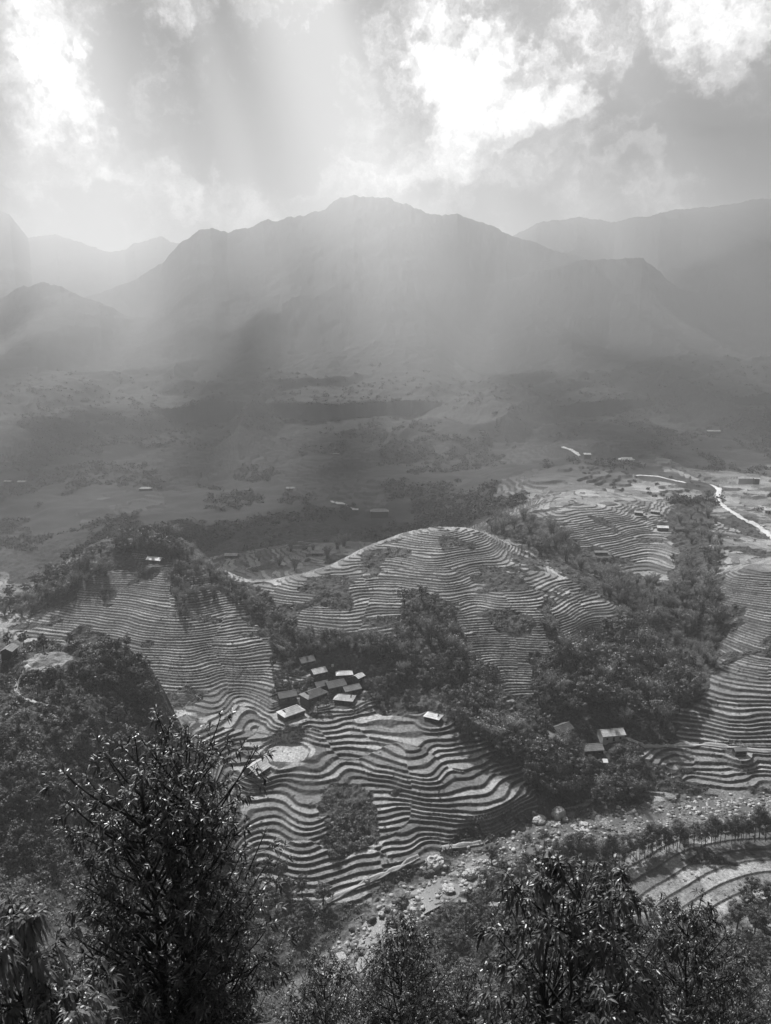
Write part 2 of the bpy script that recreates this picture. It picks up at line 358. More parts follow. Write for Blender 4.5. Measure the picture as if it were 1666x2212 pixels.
# vegetation texture of the far slopes as real relief
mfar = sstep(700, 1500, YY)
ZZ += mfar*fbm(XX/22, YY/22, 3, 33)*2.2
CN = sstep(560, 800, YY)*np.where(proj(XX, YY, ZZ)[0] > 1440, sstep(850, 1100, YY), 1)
_k = sstep(1340, 1500, proj(XX, YY, ZZ)[0]+fbm(XX/40, YY/40, 3, 72)*60); CN = sstep(560, 800, YY)*(1-_k)+sstep(850, 1100, YY)*_k  # mask for the shade painted onto distant fields and woods
YD = np.hypot(XX-YARD[0], YY-YARD[1]) < 8+fbm(XX/4, YY/4, 2, 70)*2
VG[YD] = 0; TR[YD] = 1; PD[np.hypot((XX-PAN[0])/1.2, YY-PAN[1]) < 11] = 1.0
def gz(x, y):                      # height of the finished ground
    fu = min(max((x/(y+CU)+.80)/1.60*(NC-1), 0), NC-1.001); fv = min(max(float(np.interp(y, ys, np.arange(NR))), 0), NR-1.001)
    iu, iv = int(fu), int(fv); a, b = fu-iu, fv-iv
    return (ZZ[iv, iu]*(1-a)+ZZ[iv, iu+1]*a)*(1-b)+(ZZ[iv+1, iu]*(1-a)+ZZ[iv+1, iu+1]*a)*b
def gatt(A, x, y):
    fu = min(max((x/(y+CU)+.80)/1.60*(NC-1), 0), NC-1.001); fv = min(max(float(np.interp(y, ys, np.arange(NR))), 0), NR-1.001)
    return A[int(fv), int(fu)]
_D = np.exp(np.linspace(math.log(100), math.log(8500), 1500))
def hit(px, py, dmin=100):         # first ground met along a line of sight
    a, b = ray(px, py); d = _D[_D >= dmin]; x = a*d; zr = b*d
    fu = np.clip((x/(d+CU)+.80)/1.60*(NC-1), 0, NC-1.001).astype(int); fv = np.clip(np.interp(d, ys, np.arange(NR)), 0, NR-1.001).astype(int)
    w = np.nonzero(ZZ[fv, fu] >= zr)[0]
    if len(w) == 0: return None
    i = w[0]; d1 = d[i]; d0 = d[i-1] if i > 0 else d1*.99
    for _ in range(12):
        m = (d0+d1)/2
        if gz(a*m, m) >= b*m: d1 = m
        else: d0 = m
    return (a*d1, d1, gz(a*d1, d1))

# ------------------------------------------------------------------ materials
def mat(name):
    m = bpy.data.materials.new(name); m.use_nodes = True; nt = m.node_tree
    for n_ in list(nt.nodes): nt.nodes.remove(n_)
    out = nt.nodes.new('ShaderNodeOutputMaterial'); b = nt.nodes.new('ShaderNodeBsdfPrincipled'); nt.links.new(b.outputs[0], out.inputs[0])
    return m, nt, b, out
def N(nt, t, **kw):
    n_ = nt.nodes.new(t)
    for k, v in kw.items():
        if k[0] == '_': setattr(n_, k[1:], v)
        else:
            key = int(k[1:]) if k[0] == 'i' and k[1:].isdigit() else k
            n_.inputs[key].default_value = v
    return n_
def math_(nt, op, a, b=None, c=None):
    n_ = nt.nodes.new('ShaderNodeMath'); n_.operation = op
    for i, v in enumerate((a, b, c)):
        if v is None: continue
        if isinstance(v, (int, float)): n_.inputs[i].default_value = v
        else: nt.links.new(v, n_.inputs[i])
    return n_.outputs[0]
def mixf(nt, f, a, b):
    n_ = nt.nodes.new('ShaderNodeMix'); n_.data_type = 'FLOAT'
    for i, v in zip((0, 2, 3), (f, a, b)):
        if isinstance(v, (int, float)): n_.inputs[i].default_value = v
        else: nt.links.new(v, n_.inputs[i])
    return n_.outputs[0]
def ramp(nt, v, pts):
    r = nt.nodes.new('ShaderNodeMapRange'); nt.links.new(v, r.inputs[0])
    r.inputs[1].default_value, r.inputs[3].default_value = pts[0]; r.inputs[2].default_value, r.inputs[4].default_value = pts[1]
    return r.outputs[0]
def grey(nt, v, sock):
    c = nt.nodes.new('ShaderNodeCombineColor')
    for i in range(3): nt.links.new(v, c.inputs[i])
    nt.links.new(c.outputs[0], sock)
def noise(nt, scale, detail=4, rough=.55, vec=None, dist=0):
    n_ = nt.nodes.new('ShaderNodeTexNoise'); n_.inputs['Scale'].default_value = scale; n_.inputs['Detail'].default_value = detail; n_.inputs['Roughness'].default_value = rough
    n_.inputs['Distortion'].default_value = dist
    if vec is not None: nt.links.new(vec, n_.inputs['Vector'])
    return n_.outputs[0]
def pos(nt): return nt.nodes.new('ShaderNodeNewGeometry').outputs['Position']
def attr(nt, name):
    a = nt.nodes.new('ShaderNodeAttribute'); a.attribute_name = name; return a.outputs['Fac']
def bump(nt, h, b, strength=.5, dist=.3):
    n_ = nt.nodes.new('ShaderNodeBump'); n_.inputs['Strength'].default_value = strength; n_.inputs['Distance'].default_value = dist
    nt.links.new(h, n_.inputs['Height']); nt.links.new(n_.outputs[0], b.inputs['Normal'])

gm, nt, b, out = mat('terraced earth')
p = pos(nt); tr = attr(nt, 'tread'); vg = attr(nt, 'brush'); pd = attr(nt, 'plot'); rk = attr(nt, 'stones')
n1 = noise(nt, .9, 5, .65, p); n2 = noise(nt, 3.2, 4, .6, p); n3 = noise(nt, .11, 4, .6, p); n4 = noise(nt, .02, 5, .65, p)
stub = math_(nt, 'MULTIPLY', ramp(nt, n1, ((.3, .45), (.72, 1.4))), ramp(nt, n2, ((.3, .6), (.7, 1.35))))
straw = math_(nt, 'MULTIPLY', stub, ramp(nt, pd, ((0, .13), (1, .40))))
straw = math_(nt, 'MULTIPLY', straw, ramp(nt, n3, ((.3, .6), (.65, 1.15))))
weeds = math_(nt, 'MULTIPLY', ramp(nt, n1, ((.3, .4), (.7, 1.7))), .06)
terr = mixf(nt, tr, weeds, straw)
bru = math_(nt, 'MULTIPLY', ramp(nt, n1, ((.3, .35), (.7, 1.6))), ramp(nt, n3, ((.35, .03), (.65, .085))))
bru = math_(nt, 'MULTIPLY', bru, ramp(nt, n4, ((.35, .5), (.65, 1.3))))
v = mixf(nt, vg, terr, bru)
v = math_(nt, 'MULTIPLY', v, mixf(nt, attr(nt, 'far_shade'), 1.0, mixf(nt, vg, .12, .15)))  # far ground: dark woods and fallow, plus cloud shade painted into the colour
vo = nt.nodes.new('ShaderNodeTexVoronoi'); vo.inputs['Scale'].default_value = .9; nt.links.new(p, vo.inputs['Vector'])
stone = math_(nt, 'MULTIPLY', ramp(nt, vo.outputs['Distance'], ((.1, 1.0), (.75, .35))), ramp(nt, n3, ((.35, .12), (.65, .36))))
v = mixf(nt, rk, v, stone)
grey(nt, v, b.inputs['Base Color']); b.inputs['Roughness'].default_value = .85; b.inputs['Specular IOR Level'].default_value = .25
bump(nt, math_(nt, 'ADD', n1, math_(nt, 'MULTIPLY', n2, .4)), b, .8, .5)
GM = gm

# ------------------------------------------------------------------ ground meshes (one sheet, split into named stretches of land)
def sheet(name, r0, r1, label, cat):
    nr = r1-r0+1; co = np.stack([XX[r0:r1+1], YY[r0:r1+1], ZZ[r0:r1+1]], -1).reshape(-1, 3).astype(np.float32)
    i = np.arange(nr-1)[:, None]*NC+np.arange(NC-1)[None]; i = i.ravel()
    q = np.stack([i, i+1, i+NC+1, i+NC], 1).astype(np.int32)
    me = bpy.data.meshes.new(name); me.vertices.add(len(co)); me.vertices.foreach_set('co', co.ravel())
    me.loops.add(q.size); me.loops.foreach_set('vertex_index', q.ravel()); me.polygons.add(len(q))
    me.polygons.foreach_set('loop_start', np.arange(0, q.size, 4, dtype=np.int32)); 
    me.polygons.foreach_set('use_smooth', np.ones(len(q), bool)); me.update(calc_edges=True)
    for nm, A in (('tread', TR), ('brush', VG), ('plot', PD), ('stones', RK), ('far_shade', CN)):
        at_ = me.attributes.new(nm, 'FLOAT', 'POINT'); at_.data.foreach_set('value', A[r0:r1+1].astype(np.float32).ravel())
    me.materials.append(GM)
    o = bpy.data.objects.new(name, me); COL.objects.link(o); o['kind'] = 'structure'; o['label'] = label; o['category'] = cat
    return o
def row(y): return int(np.searchsorted(ys, y))
r1, r2, r3 = row(232), row(640), row(1900)
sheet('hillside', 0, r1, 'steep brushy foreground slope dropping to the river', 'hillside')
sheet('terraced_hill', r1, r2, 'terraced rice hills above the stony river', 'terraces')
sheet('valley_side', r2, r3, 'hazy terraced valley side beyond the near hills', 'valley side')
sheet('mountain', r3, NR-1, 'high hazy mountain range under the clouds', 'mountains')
# ------------------------------------------------------------------ mesh helpers and plant materials
import bmesh
from mathutils import Vector, Matrix, Euler
from mathutils import noise as mnoise
rng = np.random.default_rng(11)
def mesh_from(name, co, faces, m, smooth=False, extra=None):
    me = bpy.data.meshes.new(name); co = np.asarray(co, np.float32)
    if isinstance(faces, np.ndarray):
        k = faces.shape[1]; me.vertices.add(len(co)); me.vertices.foreach_set('co', co.ravel())
        me.loops.add(faces.size); me.loops.foreach_set('vertex_index', faces.astype(np.int32).ravel()); me.polygons.add(len(faces))
        me.polygons.foreach_set('loop_start', np.arange(0, faces.size, k, dtype=np.int32)); me.update(calc_edges=True)
    else:
        me.from_pydata([tuple(c) for c in co], [], faces); me.update()
    if smooth: me.polygons.foreach_set('use_smooth', [True]*len(me.polygons))
    me.materials.append(m); return me
def link(name, me, parent=None):
    o = bpy.data.objects.new(name, me); COL.objects.link(o)
    if parent is not None: o.parent = parent
    return o
def tag(o, label, cat, group=None):
    o['label'] = label; o['category'] = cat
    if group: o['group'] = group
    return o
def leafmat(name, lo, hi, rough=.5, trans=.22, spec=.4, nscale=1.2):
    m, nt, b, out = mat(name)
    oi = nt.nodes.new('ShaderNodeObjectInfo'); tcn = nt.nodes.new('ShaderNodeTexCoord')
    n1 = noise(nt, nscale, 3, .6, tcn.outputs['Object'])
    v = math_(nt, 'MULTIPLY', ramp(nt, n1, ((.3, lo), (.7, hi))), ramp(nt, oi.outputs['Random'], ((0, .5), (1, 1.45))))
    grey(nt, v, b.inputs['Base Color']); b.inputs['Roughness'].default_value = rough; b.inputs['Specular IOR Level'].default_value = spec
    tl = nt.nodes.new('ShaderNodeBsdfTranslucent'); grey(nt, math_(nt, 'MULTIPLY', v, 1.2), tl.inputs[0])
    mx = nt.nodes.new('ShaderNodeMixShader'); mx.inputs[0].default_value = trans
    nt.links.new(b.outputs[0], mx.inputs[1]); nt.links.new(tl.outputs[0], mx.inputs[2]); nt.links.new(mx.outputs[0], out.inputs[0])
    return m
LEAF = leafmat('broad foliage', .06, .155); BAM = leafmat('bamboo foliage', .12, .25, .45, .25, .5); SHR = leafmat('shrub foliage', .06, .15)
NEAR = leafmat('glossy leaf', .035, .10, .38, .18, .6, 3); FERN = leafmat('drooping leaf', .09, .19, .4, .35, .5, 3)
def barkmat(name, lo, hi):
    m, nt, b, out = mat(name); tcn = nt.nodes.new('ShaderNodeTexCoord'); n1 = noise(nt, 6, 4, .6, tcn.outputs['Object'])
    grey(nt, ramp(nt, n1, ((.3, lo), (.7, hi))), b.inputs['Base Color']); b.inputs['Roughness'].default_value = .9; return m
BARK = barkmat('bark', .018, .05); PALEB = barkmat('pale bark', .12, .3)
def quads(cent, size, asp=1.0, up=.5, rg=rng, nrm=None):
    n_ = len(cent); t = rg.normal(size=(n_, 3)); t /= np.linalg.norm(t, axis=1)[:, None]
    if nrm is not None: t = t*.62+nrm+np.array([0, 0, .25])
    a = np.cross(rg.normal(size=(n_, 3)), t); a /= np.linalg.norm(a, axis=1)[:, None]; b_ = np.cross(a, t); b_ /= np.linalg.norm(b_, axis=1)[:, None]
    s = (size*rg.uniform(.6, 1.3, n_))[:, None]; A = a*s*.5; B = b_*s*.5*asp
    bend = np.array([0, 0, -1])*s*.12
    co = np.stack([cent-A, cent-B*1.0+bend*.2, cent+A+bend, cent+B*1.0+bend*.2], 1).reshape(-1, 3)
    return co, np.arange(4*n_).reshape(-1, 4)
def tube(pts, rad, k=5):
    pts = np.asarray(pts, float); co = []; f = []
    for i, p_ in enumerate(pts):
        d = pts[min(i+1, len(pts)-1)]-pts[max(i-1, 0)]; d /= (np.linalg.norm(d)+1e-9)
        u = np.cross(d, [0.31, .95, .1]); u /= (np.linalg.norm(u)+1e-9); v_ = np.cross(d, u)
        for j in range(k):
            a = 2*math.pi*j/k; co.append(p_+(u*math.cos(a)+v_*math.sin(a))*rad[i])
    for i in range(len(pts)-1):
        for j in range(k): f.append((i*k+j, i*k+(j+1)%k, (i+1)*k+(j+1)%k, (i+1)*k+j))
    return co, f
class Geo:
    def __init__(s): s.co = []; s.f = []
    def add(s, co, f):
        n_ = len(s.co); s.co += [tuple(c) for c in co]; s.f += [tuple(i+n_ for i in q) for q in f]
    def mesh(s, name, m, smooth=False):
        me = bpy.data.meshes.new(name); me.from_pydata(s.co, [], s.f); me.update(); me.materials.append(m)
        if smooth: me.polygons.foreach_set('use_smooth', [True]*len(me.polygons))
        return me

def broadleaf_meshes(seed, H=9, Wd=7, nq=2600, ls=.42, clumps=34):
    rg = np.random.default_rng(seed)
    ctr = rg.normal(size=(clumps, 3)); ctr /= np.linalg.norm(ctr, axis=1)[:, None]; ctr *= (rg.uniform(.15, 1, clumps)**.45)[:, None]
    lob = 1+.25*np.sin(3*np.arctan2(ctr[:, 1], ctr[:, 0])+seed)
    ctr = ctr*np.array([Wd/2, Wd/2, H*.36])*lob[:, None]*.86; ctr[:, 2] += H*.60
    cr = rg.uniform(.5, 1.2, clumps)*Wd*.125
    idx = rg.integers(0, clumps, nq); off = rg.normal(size=(nq, 3)); off /= np.linalg.norm(off, axis=1)[:, None]; on = off.copy(); off *= (rg.uniform(.2, 1, nq)**.4)[:, None]
    off[:, 2] = off[:, 2]*.75+.1
    cen = ctr[idx]+off*cr[idx][:, None]
    co, f = quads(cen, ls, .65, .5, rg, on)
    crown = mesh_from('crown', co, f, LEAF)
    g = Geo(); lean = rg.normal(size=2)*.4
    tp = [np.array([0, 0, -1.2]), np.array([lean[0]*.3, lean[1]*.3, H*.25]), np.array([lean[0], lean[1], H*.55]), np.array([lean[0]*1.3, lean[1]*1.3, H*.85])]
    g.add(*tube(tp, [.26, .2, .14, .05], 6))
    for i in rg.choice(clumps, 14, False):
        a = tp[1]+(tp[2]-tp[1])*rg.uniform(0, 1); c = ctr[i]; g.add(*tube([a, (a+c)/2+np.array([0, 0, -.3]), c], [.1, .06, .02], 4))
    return crown, g.mesh('trunk', BARK, True)
def bamboo_meshes(seed, H=10, nc=26, nl=80):
    rg = np.random.default_rng(seed); cen = []; nn = []; g = Geo()
    for i in range(nc):
        az = rg.uniform(0, 6.283); h = H*rg.uniform(.65, 1.0); out_ = rg.uniform(.12, .42)*h; r0 = rg.uniform(0, 1.1)
        pts = []
        for t in np.linspace(0, 1, 9):
            r = r0+out_*t**2.4; z = h*(t-.22*max(0, t-.55)**1.2*3*(out_/h+.3)); pts.append([r*math.cos(az), r*math.sin(az), z-.8*(t == 0)])
        pts = np.array(pts); g.add(*tube(pts, [.07]*5+[.05, .04, .03, .015], 4))
        tt = 1-rg.uniform(0, 1, nl)**1.5*.72; seg = tt*8; k = np.minimum(seg.astype(int), 7); fr = (seg-k)[:, None]
        p_ = pts[k]*(1-fr)+pts[k+1]*fr; sp = rg.normal(size=(nl, 3))*np.array([.42, .42, .33])
        cen.append(p_+sp); nn.append(sp/np.linalg.norm(sp, axis=1)[:, None]+np.array([math.cos(az), math.sin(az), .3])*.5)
    cen = np.concatenate(cen); co, f = quads(cen, .52, .36, .2, rg, np.concatenate(nn))
    return mesh_from('foliage', co, f, BAM), g.mesh('culms', BARK, True)
def slender_meshes(seed, H=12, nq=2300):
    rg = np.random.default_rng(seed); g = Geo()
    lean = rg.normal(size=2)*.5; top = np.array([lean[0], lean[1], H])
    tp = [np.array([0, 0, -1.]), np.array([lean[0]*.2, lean[1]*.2, H*.4]), top*.75, top]; g.add(*tube(tp, [.17, .13, .08, .03], 6))
    ctr = []
    for i in range(20):
        t = rg.uniform(.38, 1); a = np.array([lean[0]*t, lean[1]*t, H*t]); az = rg.uniform(0, 6.283); L = (1.12-t)*H*.30*rg.uniform(.6, 1.1)+.35
        c = a+np.array([math.cos(az)*L, math.sin(az)*L, L*.45]); ctr.append(c); g.add(*tube([a, c], [.05, .015], 4))
    ctr = np.array(ctr); idx = rg.integers(0, len(ctr), nq); of_ = rg.normal(size=(nq, 3)); of_ /= np.linalg.norm(of_, axis=1)[:, None]; cen = ctr[idx]+of_*rg.uniform(.3, 1.15, (nq, 1))*np.array([1, 1, .75])
    co, f = quads(cen, .36, .6, .4, rg, of_)
    return mesh_from('crown', co, f, LEAF), g.mesh('trunk', BARK, True)
def shrub_meshes(seed, nq=650):
    rg = np.random.default_rng(seed); c = rg.normal(size=(14, 3)); c /= np.linalg.norm(c, axis=1)[:, None]; c *= np.array([1.1, 1.1, .7]); c[:, 2] = np.abs(c[:, 2])+.35
    idx = rg.integers(0, 14, nq); of_ = rg.normal(size=(nq, 3)); of_ /= np.linalg.norm(of_, axis=1)[:, None]; cen = c[idx]+of_*rg.uniform(.2, .6, (nq, 1))
    co, f = quads(cen, .32, .55, .5, rg, of_); g = Geo()
    for q in c: g.add(*tube([(0, 0, -.4), q*.6, q], [.05, .035, .01], 4))
    return mesh_from('foliage', co, f, SHR), g.mesh('stems', BARK)
def near_broad(seed, H, nq, ls):     # same kind of tree with smaller, denser leaves for the near slope
    return broadleaf_meshes(seed, H, H*.62, nq, ls, 48)
KIND = {}
KIND['broadleaf_tree'] = ([broadleaf_meshes(s) for s in (1, 2, 3, 4, 5)], 9.0, 'trunk', 'crown')
KIND['bamboo_clump'] = ([bamboo_meshes(s) for s in (11, 12, 13, 14)], 9.5, 'culms', 'foliage')
KIND['slender_tree'] = ([slender_meshes(s) for s in (21, 22, 23, 24)], 12.0, 'trunk', 'crown')
KIND['shrub'] = ([shrub_meshes(s) for s in (31, 32, 33)], 1.9, 'stems', 'foliage')
KIND['leafy_tree'] = ([near_broad(s, 9, 7500, .26) for s in (41, 42, 43, 44)], 9.0, 'trunk', 'crown')
PLANTED = []
def plant(kind, x, y, z, H, label, cat, group, parts=True, r=rnd):
    ms, h0, tn, cn = KIND[kind]; crown, trunk = r.choice(ms); s = H/h0
    e = bpy.data.objects.new(kind, None); e.empty_display_size = .5; COL.objects.link(e); e.location = (x, y, z); e.rotation_euler = (0, 0, r.uniform(0, 6.28))
    w = s*r.uniform(.8, 1.3); e.scale = (w, w, s)
    tag(e, label, cat, group)
    link(tn, trunk, e); link(cn, crown, e); PLANTED.append((x, y, H)); return e
def polyrand(poly):
    xs = [p_[0] for p_ in poly]; yy = [p_[1] for p_ in poly]
    while True:
        a, b = rnd.uniform(min(xs), max(xs)), rnd.uniform(min(yy), max(yy))
        if inpoly(np.array([a]), np.array([b]), poly)[0]: return a, b
CATS = {'broadleaf_tree': 'tree', 'bamboo_clump': 'bamboo', 'slender_tree': 'tree', 'shrub': 'shrub', 'leafy_tree': 'tree'}
NOUN = {'broadleaf_tree': 'broadleaf tree', 'bamboo_clump': 'arching bamboo clump', 'slender_tree': 'slender dark trunked tree', 'shrub': 'leafy shrub', 'leafy_tree': 'dense leafy tree'}
# zone: kinds with weights, sight polygon of the feet, count, height range, distance range, spacing, where (for labels), group
ZONES = [
 ([('bamboo_clump',1)], [(1235,1215),(1290,1240),(1440,1262),(1530,1240),(1550,1330),(1555,1440),(1470,1480),(1400,1420),(1350,1350),(1310,1290)], 105, (6.5,11.5), (340,520), 3.0, 'in the bamboo wood filling the gully right of the centre hill', 'bamboo wood in the right gully'),
 ([('broadleaf_tree',3),('bamboo_clump',1)], [(1350,1350),(1400,1420),(1500,1480),(1490,1530),(1400,1590),(1320,1580),(1240,1560),(1160,1560),(1160,1450),(1250,1425),(1330,1370)], 66, (10,17), (285,420), 4.6, 'in the dark grove behind the white walled farmhouse', 'dark grove behind the farmhouses'),
 ([('broadleaf_tree',3),('bamboo_clump',1)], [(1100,1560),(1170,1600),(1240,1625),(1330,1610),(1385,1640),(1390,1735),(1300,1740),(1180,1745),(1120,1680)], 46, (8,13), (255,325), 4, 'on the shaded river bank below the farmhouses', 'trees on the bank below the farmhouses'),
 ([('bamboo_clump',3),('broadleaf_tree',1)], [(1035,1140),(1090,1110),(1165,1125),(1235,1160),(1235,1215),(1180,1215),(1110,1180)], 30, (8,13), (440,640), 5, 'behind the right shoulder of the centre hill', 'trees behind the centre hill'),
 ([('bamboo_clump',2),('broadleaf_tree',1)], [(1445,1180),(1480,1100),(1530,1060),(1560,1130),(1560,1230),(1540,1250),(1460,1250)], 30, (5,9), (430,760), 4.5, 'between the second hill and the road terraces', 'trees between the second hill and the road'),
 ([('broadleaf_tree',2),('bamboo_clump',2)], [(565,1300),(640,1372),(760,1385),(850,1385),(850,1420),(740,1410),(640,1440),(600,1420)], 44, (6,10), (310,400), 3.6, 'along the foot of the centre hill above the hamlet', 'trees above the hamlet'),
 ([('broadleaf_tree',3),('bamboo_clump',1)], [(860,1310),(905,1290),(980,1345),(1000,1420),(1060,1480),(960,1500),(900,1480),(830,1500),(820,1440),(850,1400)], 40, (7,12), (310,400), 4, 'in the copse on the lower face of the centre hill', 'copse on the centre hill'),
 ([('broadleaf_tree',3),('bamboo_clump',1)], [(960,1530),(1060,1480),(1085,1510),(1110,1600),(1095,1640),(1020,1610),(985,1575)], 26, (8,13), (272,335), 4, 'right of the bright tent shaped hut', 'trees right of the tent shaped hut'),
 ([('broadleaf_tree',2),('shrub',1)], [(590,1440),(660,1450),(800,1470),(905,1500),(900,1530),(800,1520),(760,1520),(640,1560),(590,1520)], 40, (3.5,6.5), (285,340), 2.8, 'between the roofs of the hamlet', 'small trees in the hamlet'),
 ([('bamboo_clump',4),('broadleaf_tree',1)], [(370,1190),(430,1195),(500,1255),(590,1310),(625,1400),(590,1370),(520,1310),(450,1290),(392,1345),(375,1290)], 58, (4.5,8), (340,460), 3.2, 'on the spur running down from the left knoll', 'bamboo on the spur of the left knoll'),
 ([('bamboo_clump',2),('broadleaf_tree',2)], [(240,1170),(380,1160),(390,1210),(330,1200),(250,1190)], 32, (8,12.5), (395,455), 3.4, 'on top of the left knoll', 'trees on top of the left knoll'),
 ([('broadleaf_tree',2),('bamboo_clump',2)], [(-10,1290),(40,1260),(120,1240),(160,1200),(230,1200),(240,1240),(140,1290),(60,1330),(0,1350)], 34, (7,12), (365,445), 4, 'on the left edge of the knoll', 'trees on the left edge of the knoll'),
 ([('broadleaf_tree',3),('shrub',2),('leafy_tree',2)], [(0,1345),(160,1350),(250,1365),(330,1420),(335,1550),(300,1640),(240,1560),(130,1480),(0,1390)], 70, (3.5,7), (215,285), 2.6, 'behind the clearing with the wooden hut', 'trees behind the hut clearing'),
 ([('shrub',4),('broadleaf_tree',2),('leafy_tree',1)], [(0,1470),(130,1480),(240,1560),(320,1650),(330,1800),(200,1900),(0,1850)], 120, (2.2,5.5), (160,250), 2.4, 'on the dark slope below the wooden hut', 'shrubs on the slope below the hut'),
 ([('leafy_tree',2),('broadleaf_tree',2)], [(330,1800),(420,1760),(540,1850),(620,1900),(720,1960),(690,2060),(560,2040),(430,1960)], 40, (6,10), (180,245), 3.4, 'in the ravine at the foot of the lower terraces', 'trees in the left ravine'),
 ([('broadleaf_tree',1)], [(700,1770),(780,1770),(790,1830),(720,1850)], 14, (8,13), (225,290), 2.6, 'in the dark thicket standing amid the lower terraces', 'thicket amid the lower terraces'),
 ([('slender_tree',1)], [(1190,1850),(1300,1868),(1420,1832),(1530,1818),(1666,1808),(1690,1815),(1550,1830),(1430,1845),(1320,1880),(1200,1880)], 78, (8,11.5), (226,268), 1.5, 'in the row between the river and the stubble field', 'row of trees along the stubble field'),
 ([('slender_tree',1),('leafy_tree',1)], [(1060,1860),(1190,1835),(1220,1900),(1330,1960),(1300,2060),(1150,2090),(960,2090),(930,1990),(1010,1935)], 88, (6,10), (172,258), 2.7, 'on the near bank right of the rapids', 'trees on the near river bank'),
 ([('leafy_tree',3),('slender_tree',1)], [(1330,1960),(1450,1960),(1560,1945),(1670,1930),(1700,2100),(1400,2120),(1300,2060)], 44, (6,10), (150,222), 3.2, 'below the stubble field', 'trees below the stubble field'),
 ([('broadleaf_tree',1),('bamboo_clump',1)], [(520,1230),(620,1240),(760,1190),(740,1150),(640,1160),(540,1180)], 22, (7,12), (460,680), 6, 'in the shaded hollow behind the centre hill', 'trees in the shaded hollow'),
 ([('broadleaf_tree',1)], [(1230,1020),(1330,1060),(1450,1080),(1520,1050),(1400,1010),(1300,990)], 34, (8,13), (560,1000), 7, 'in the hazy wood beyond the second hill', 'hazy wood beyond the second hill'),
 ([('broadleaf_tree',1)], [(560,1180),(700,1130),(700,1060),(620,1080),(520,1140)], 30, (9,14), (600,1000), 7, 'in the hazy wooded gully left of the hairpin track', 'hazy wooded gully'),
 ([('bamboo_clump',1),('shrub',1)], [(1160,1340),(1195,1325),(1225,1375),(1210,1390)], 6, (4,6.5), (330,400), 2.5, 'in the tuft alone on the right face of the centre hill', 'tuft on the centre hill'),
]
CNT = {}
for kinds, poly, cnt, hr, dr, sp_, where, grp in ZONES:
    got = []; tries = 0
    pool = [k for k, w_ in kinds for _ in range(w_)]
    while len(got) < cnt and tries < cnt*14:
        tries += 1; a, b = polyrand(poly); q = hit(a, b, dr[0]*.9)
        if q is None or not dr[0] <= q[1] <= dr[1]: continue
        if any((q[0]-g[0])**2+(q[1]-g[1])**2 < sp_*sp_ for g in got): continue
        if any((q[0]-h[0])**2+(q[1]-h[1])**2 < (hh[2]*.62+1)**2 for h, hh in zip(HPOS, HOUSES)): continue
        if any(-2 < (q[1]-h[1]) < 15 and abs(q[0]-h[0]+.45*(q[1]-h[1])) < 7 for h in HPOS[13:18]): continue
        if any(-15 < (q[1]-h[1]) < 0 and abs(q[0]-h[0]) < 5 for h in HPOS[15:17]): continue
        if (q[0]-YARD[0])**2+(q[1]-YARD[1])**2 < 80: continue
        got.append(q); k = rnd.choice(pool)
        if k == 'broadleaf_tree' and CNT.get(k, 0) >= 296: k = 'bamboo_clump' if CNT.get('bamboo_clump', 0) < 296 else 'shrub'
        CNT[k] = CNT.get(k, 0)+1; t = rnd.random()
        H = (hr[0]+(hr[1]-hr[0])*t)*(1.25 if rnd.random() < .12 else 1)*(.7 if rnd.random() < .15 else 1)
        if k == 'shrub': H = min(H*.6, 3.2)
        adj = 'tall' if t > .66 else 'mid-sized' if t > .33 else 'small'
        plant(k, q[0], q[1], q[2]-.2, H, f'{adj} {NOUN[k]} {where}', CATS[k], f'{NOUN[k]}s: {grp}')
print('planted', len(PLANTED))
# ------------------------------------------------------------------ houses
def roofmat(name, lo, hi, lines=True):
    m, nt, b, out = mat(name); o = nt.nodes.new('ShaderNodeTexCoord').outputs['Object']
    sep = nt.nodes.new('ShaderNodeSeparateXYZ'); nt.links.new(o, sep.inputs[0])
    n1 = noise(nt, 1.1, 5, .65, o); n2 = noise(nt, .35, 2, .5, o)
    v = math_(nt, 'MULTIPLY', ramp(nt, n1, ((.3, lo), (.7, hi))), ramp(nt, n2, ((.35, .75), (.65, 1.15))))
    # overlapping sheet rows and sheet edges
    fx = math_(nt, 'FRACT', math_(nt, 'MULTIPLY', sep.outputs[0], 1/.95)); fy = math_(nt, 'FRACT', math_(nt, 'MULTIPLY', math_(nt, 'ABSOLUTE', sep.outputs[1]), 1/.85))
    ln = math_(nt, 'MAXIMUM', math_(nt, 'MULTIPLY', math_(nt, 'LESS_THAN', fx, .07), .25), math_(nt, 'MULTIPLY', math_(nt, 'LESS_THAN', fy, .14), .5))
    v = math_(nt, 'MULTIPLY', v, math_(nt, 'SUBTRACT', 1.0, ln))
    grey(nt, v, b.inputs['Base Color']); b.inputs['Roughness'].default_value = .5; b.inputs['Specular IOR Level'].default_value = .45
    wv = math_(nt, 'SINE', math_(nt, 'MULTIPLY', sep.outputs[0], 35.0)); bump(nt, wv, b, .5, .03)
    return m
RM = {'dark': roofmat('weathered dark roof', .07, .13), 'mid': roofmat('grey sheet roof', .16, .26), 'light': roofmat('cement sheet roof', .48, .66), 'pale': roofmat('pale sheet roof', .4, .56), 'white': roofmat('white sheet roof', .7, .86)}
def plain(name, lo, hi, rough=.8, sc=3):
    m, nt, b, out = mat(name); o = nt.nodes.new('ShaderNodeTexCoord').outputs['Object']
    grey(nt, ramp(nt, noise(nt, sc, 5, .6, o), ((.3, lo), (.7, hi))), b.inputs['Base Color']); b.inputs['Roughness'].default_value = rough; return m
WM = {'wood': plain('timber wall', .04, .09), 'white': plain('whitewashed wall', .5, .7)}
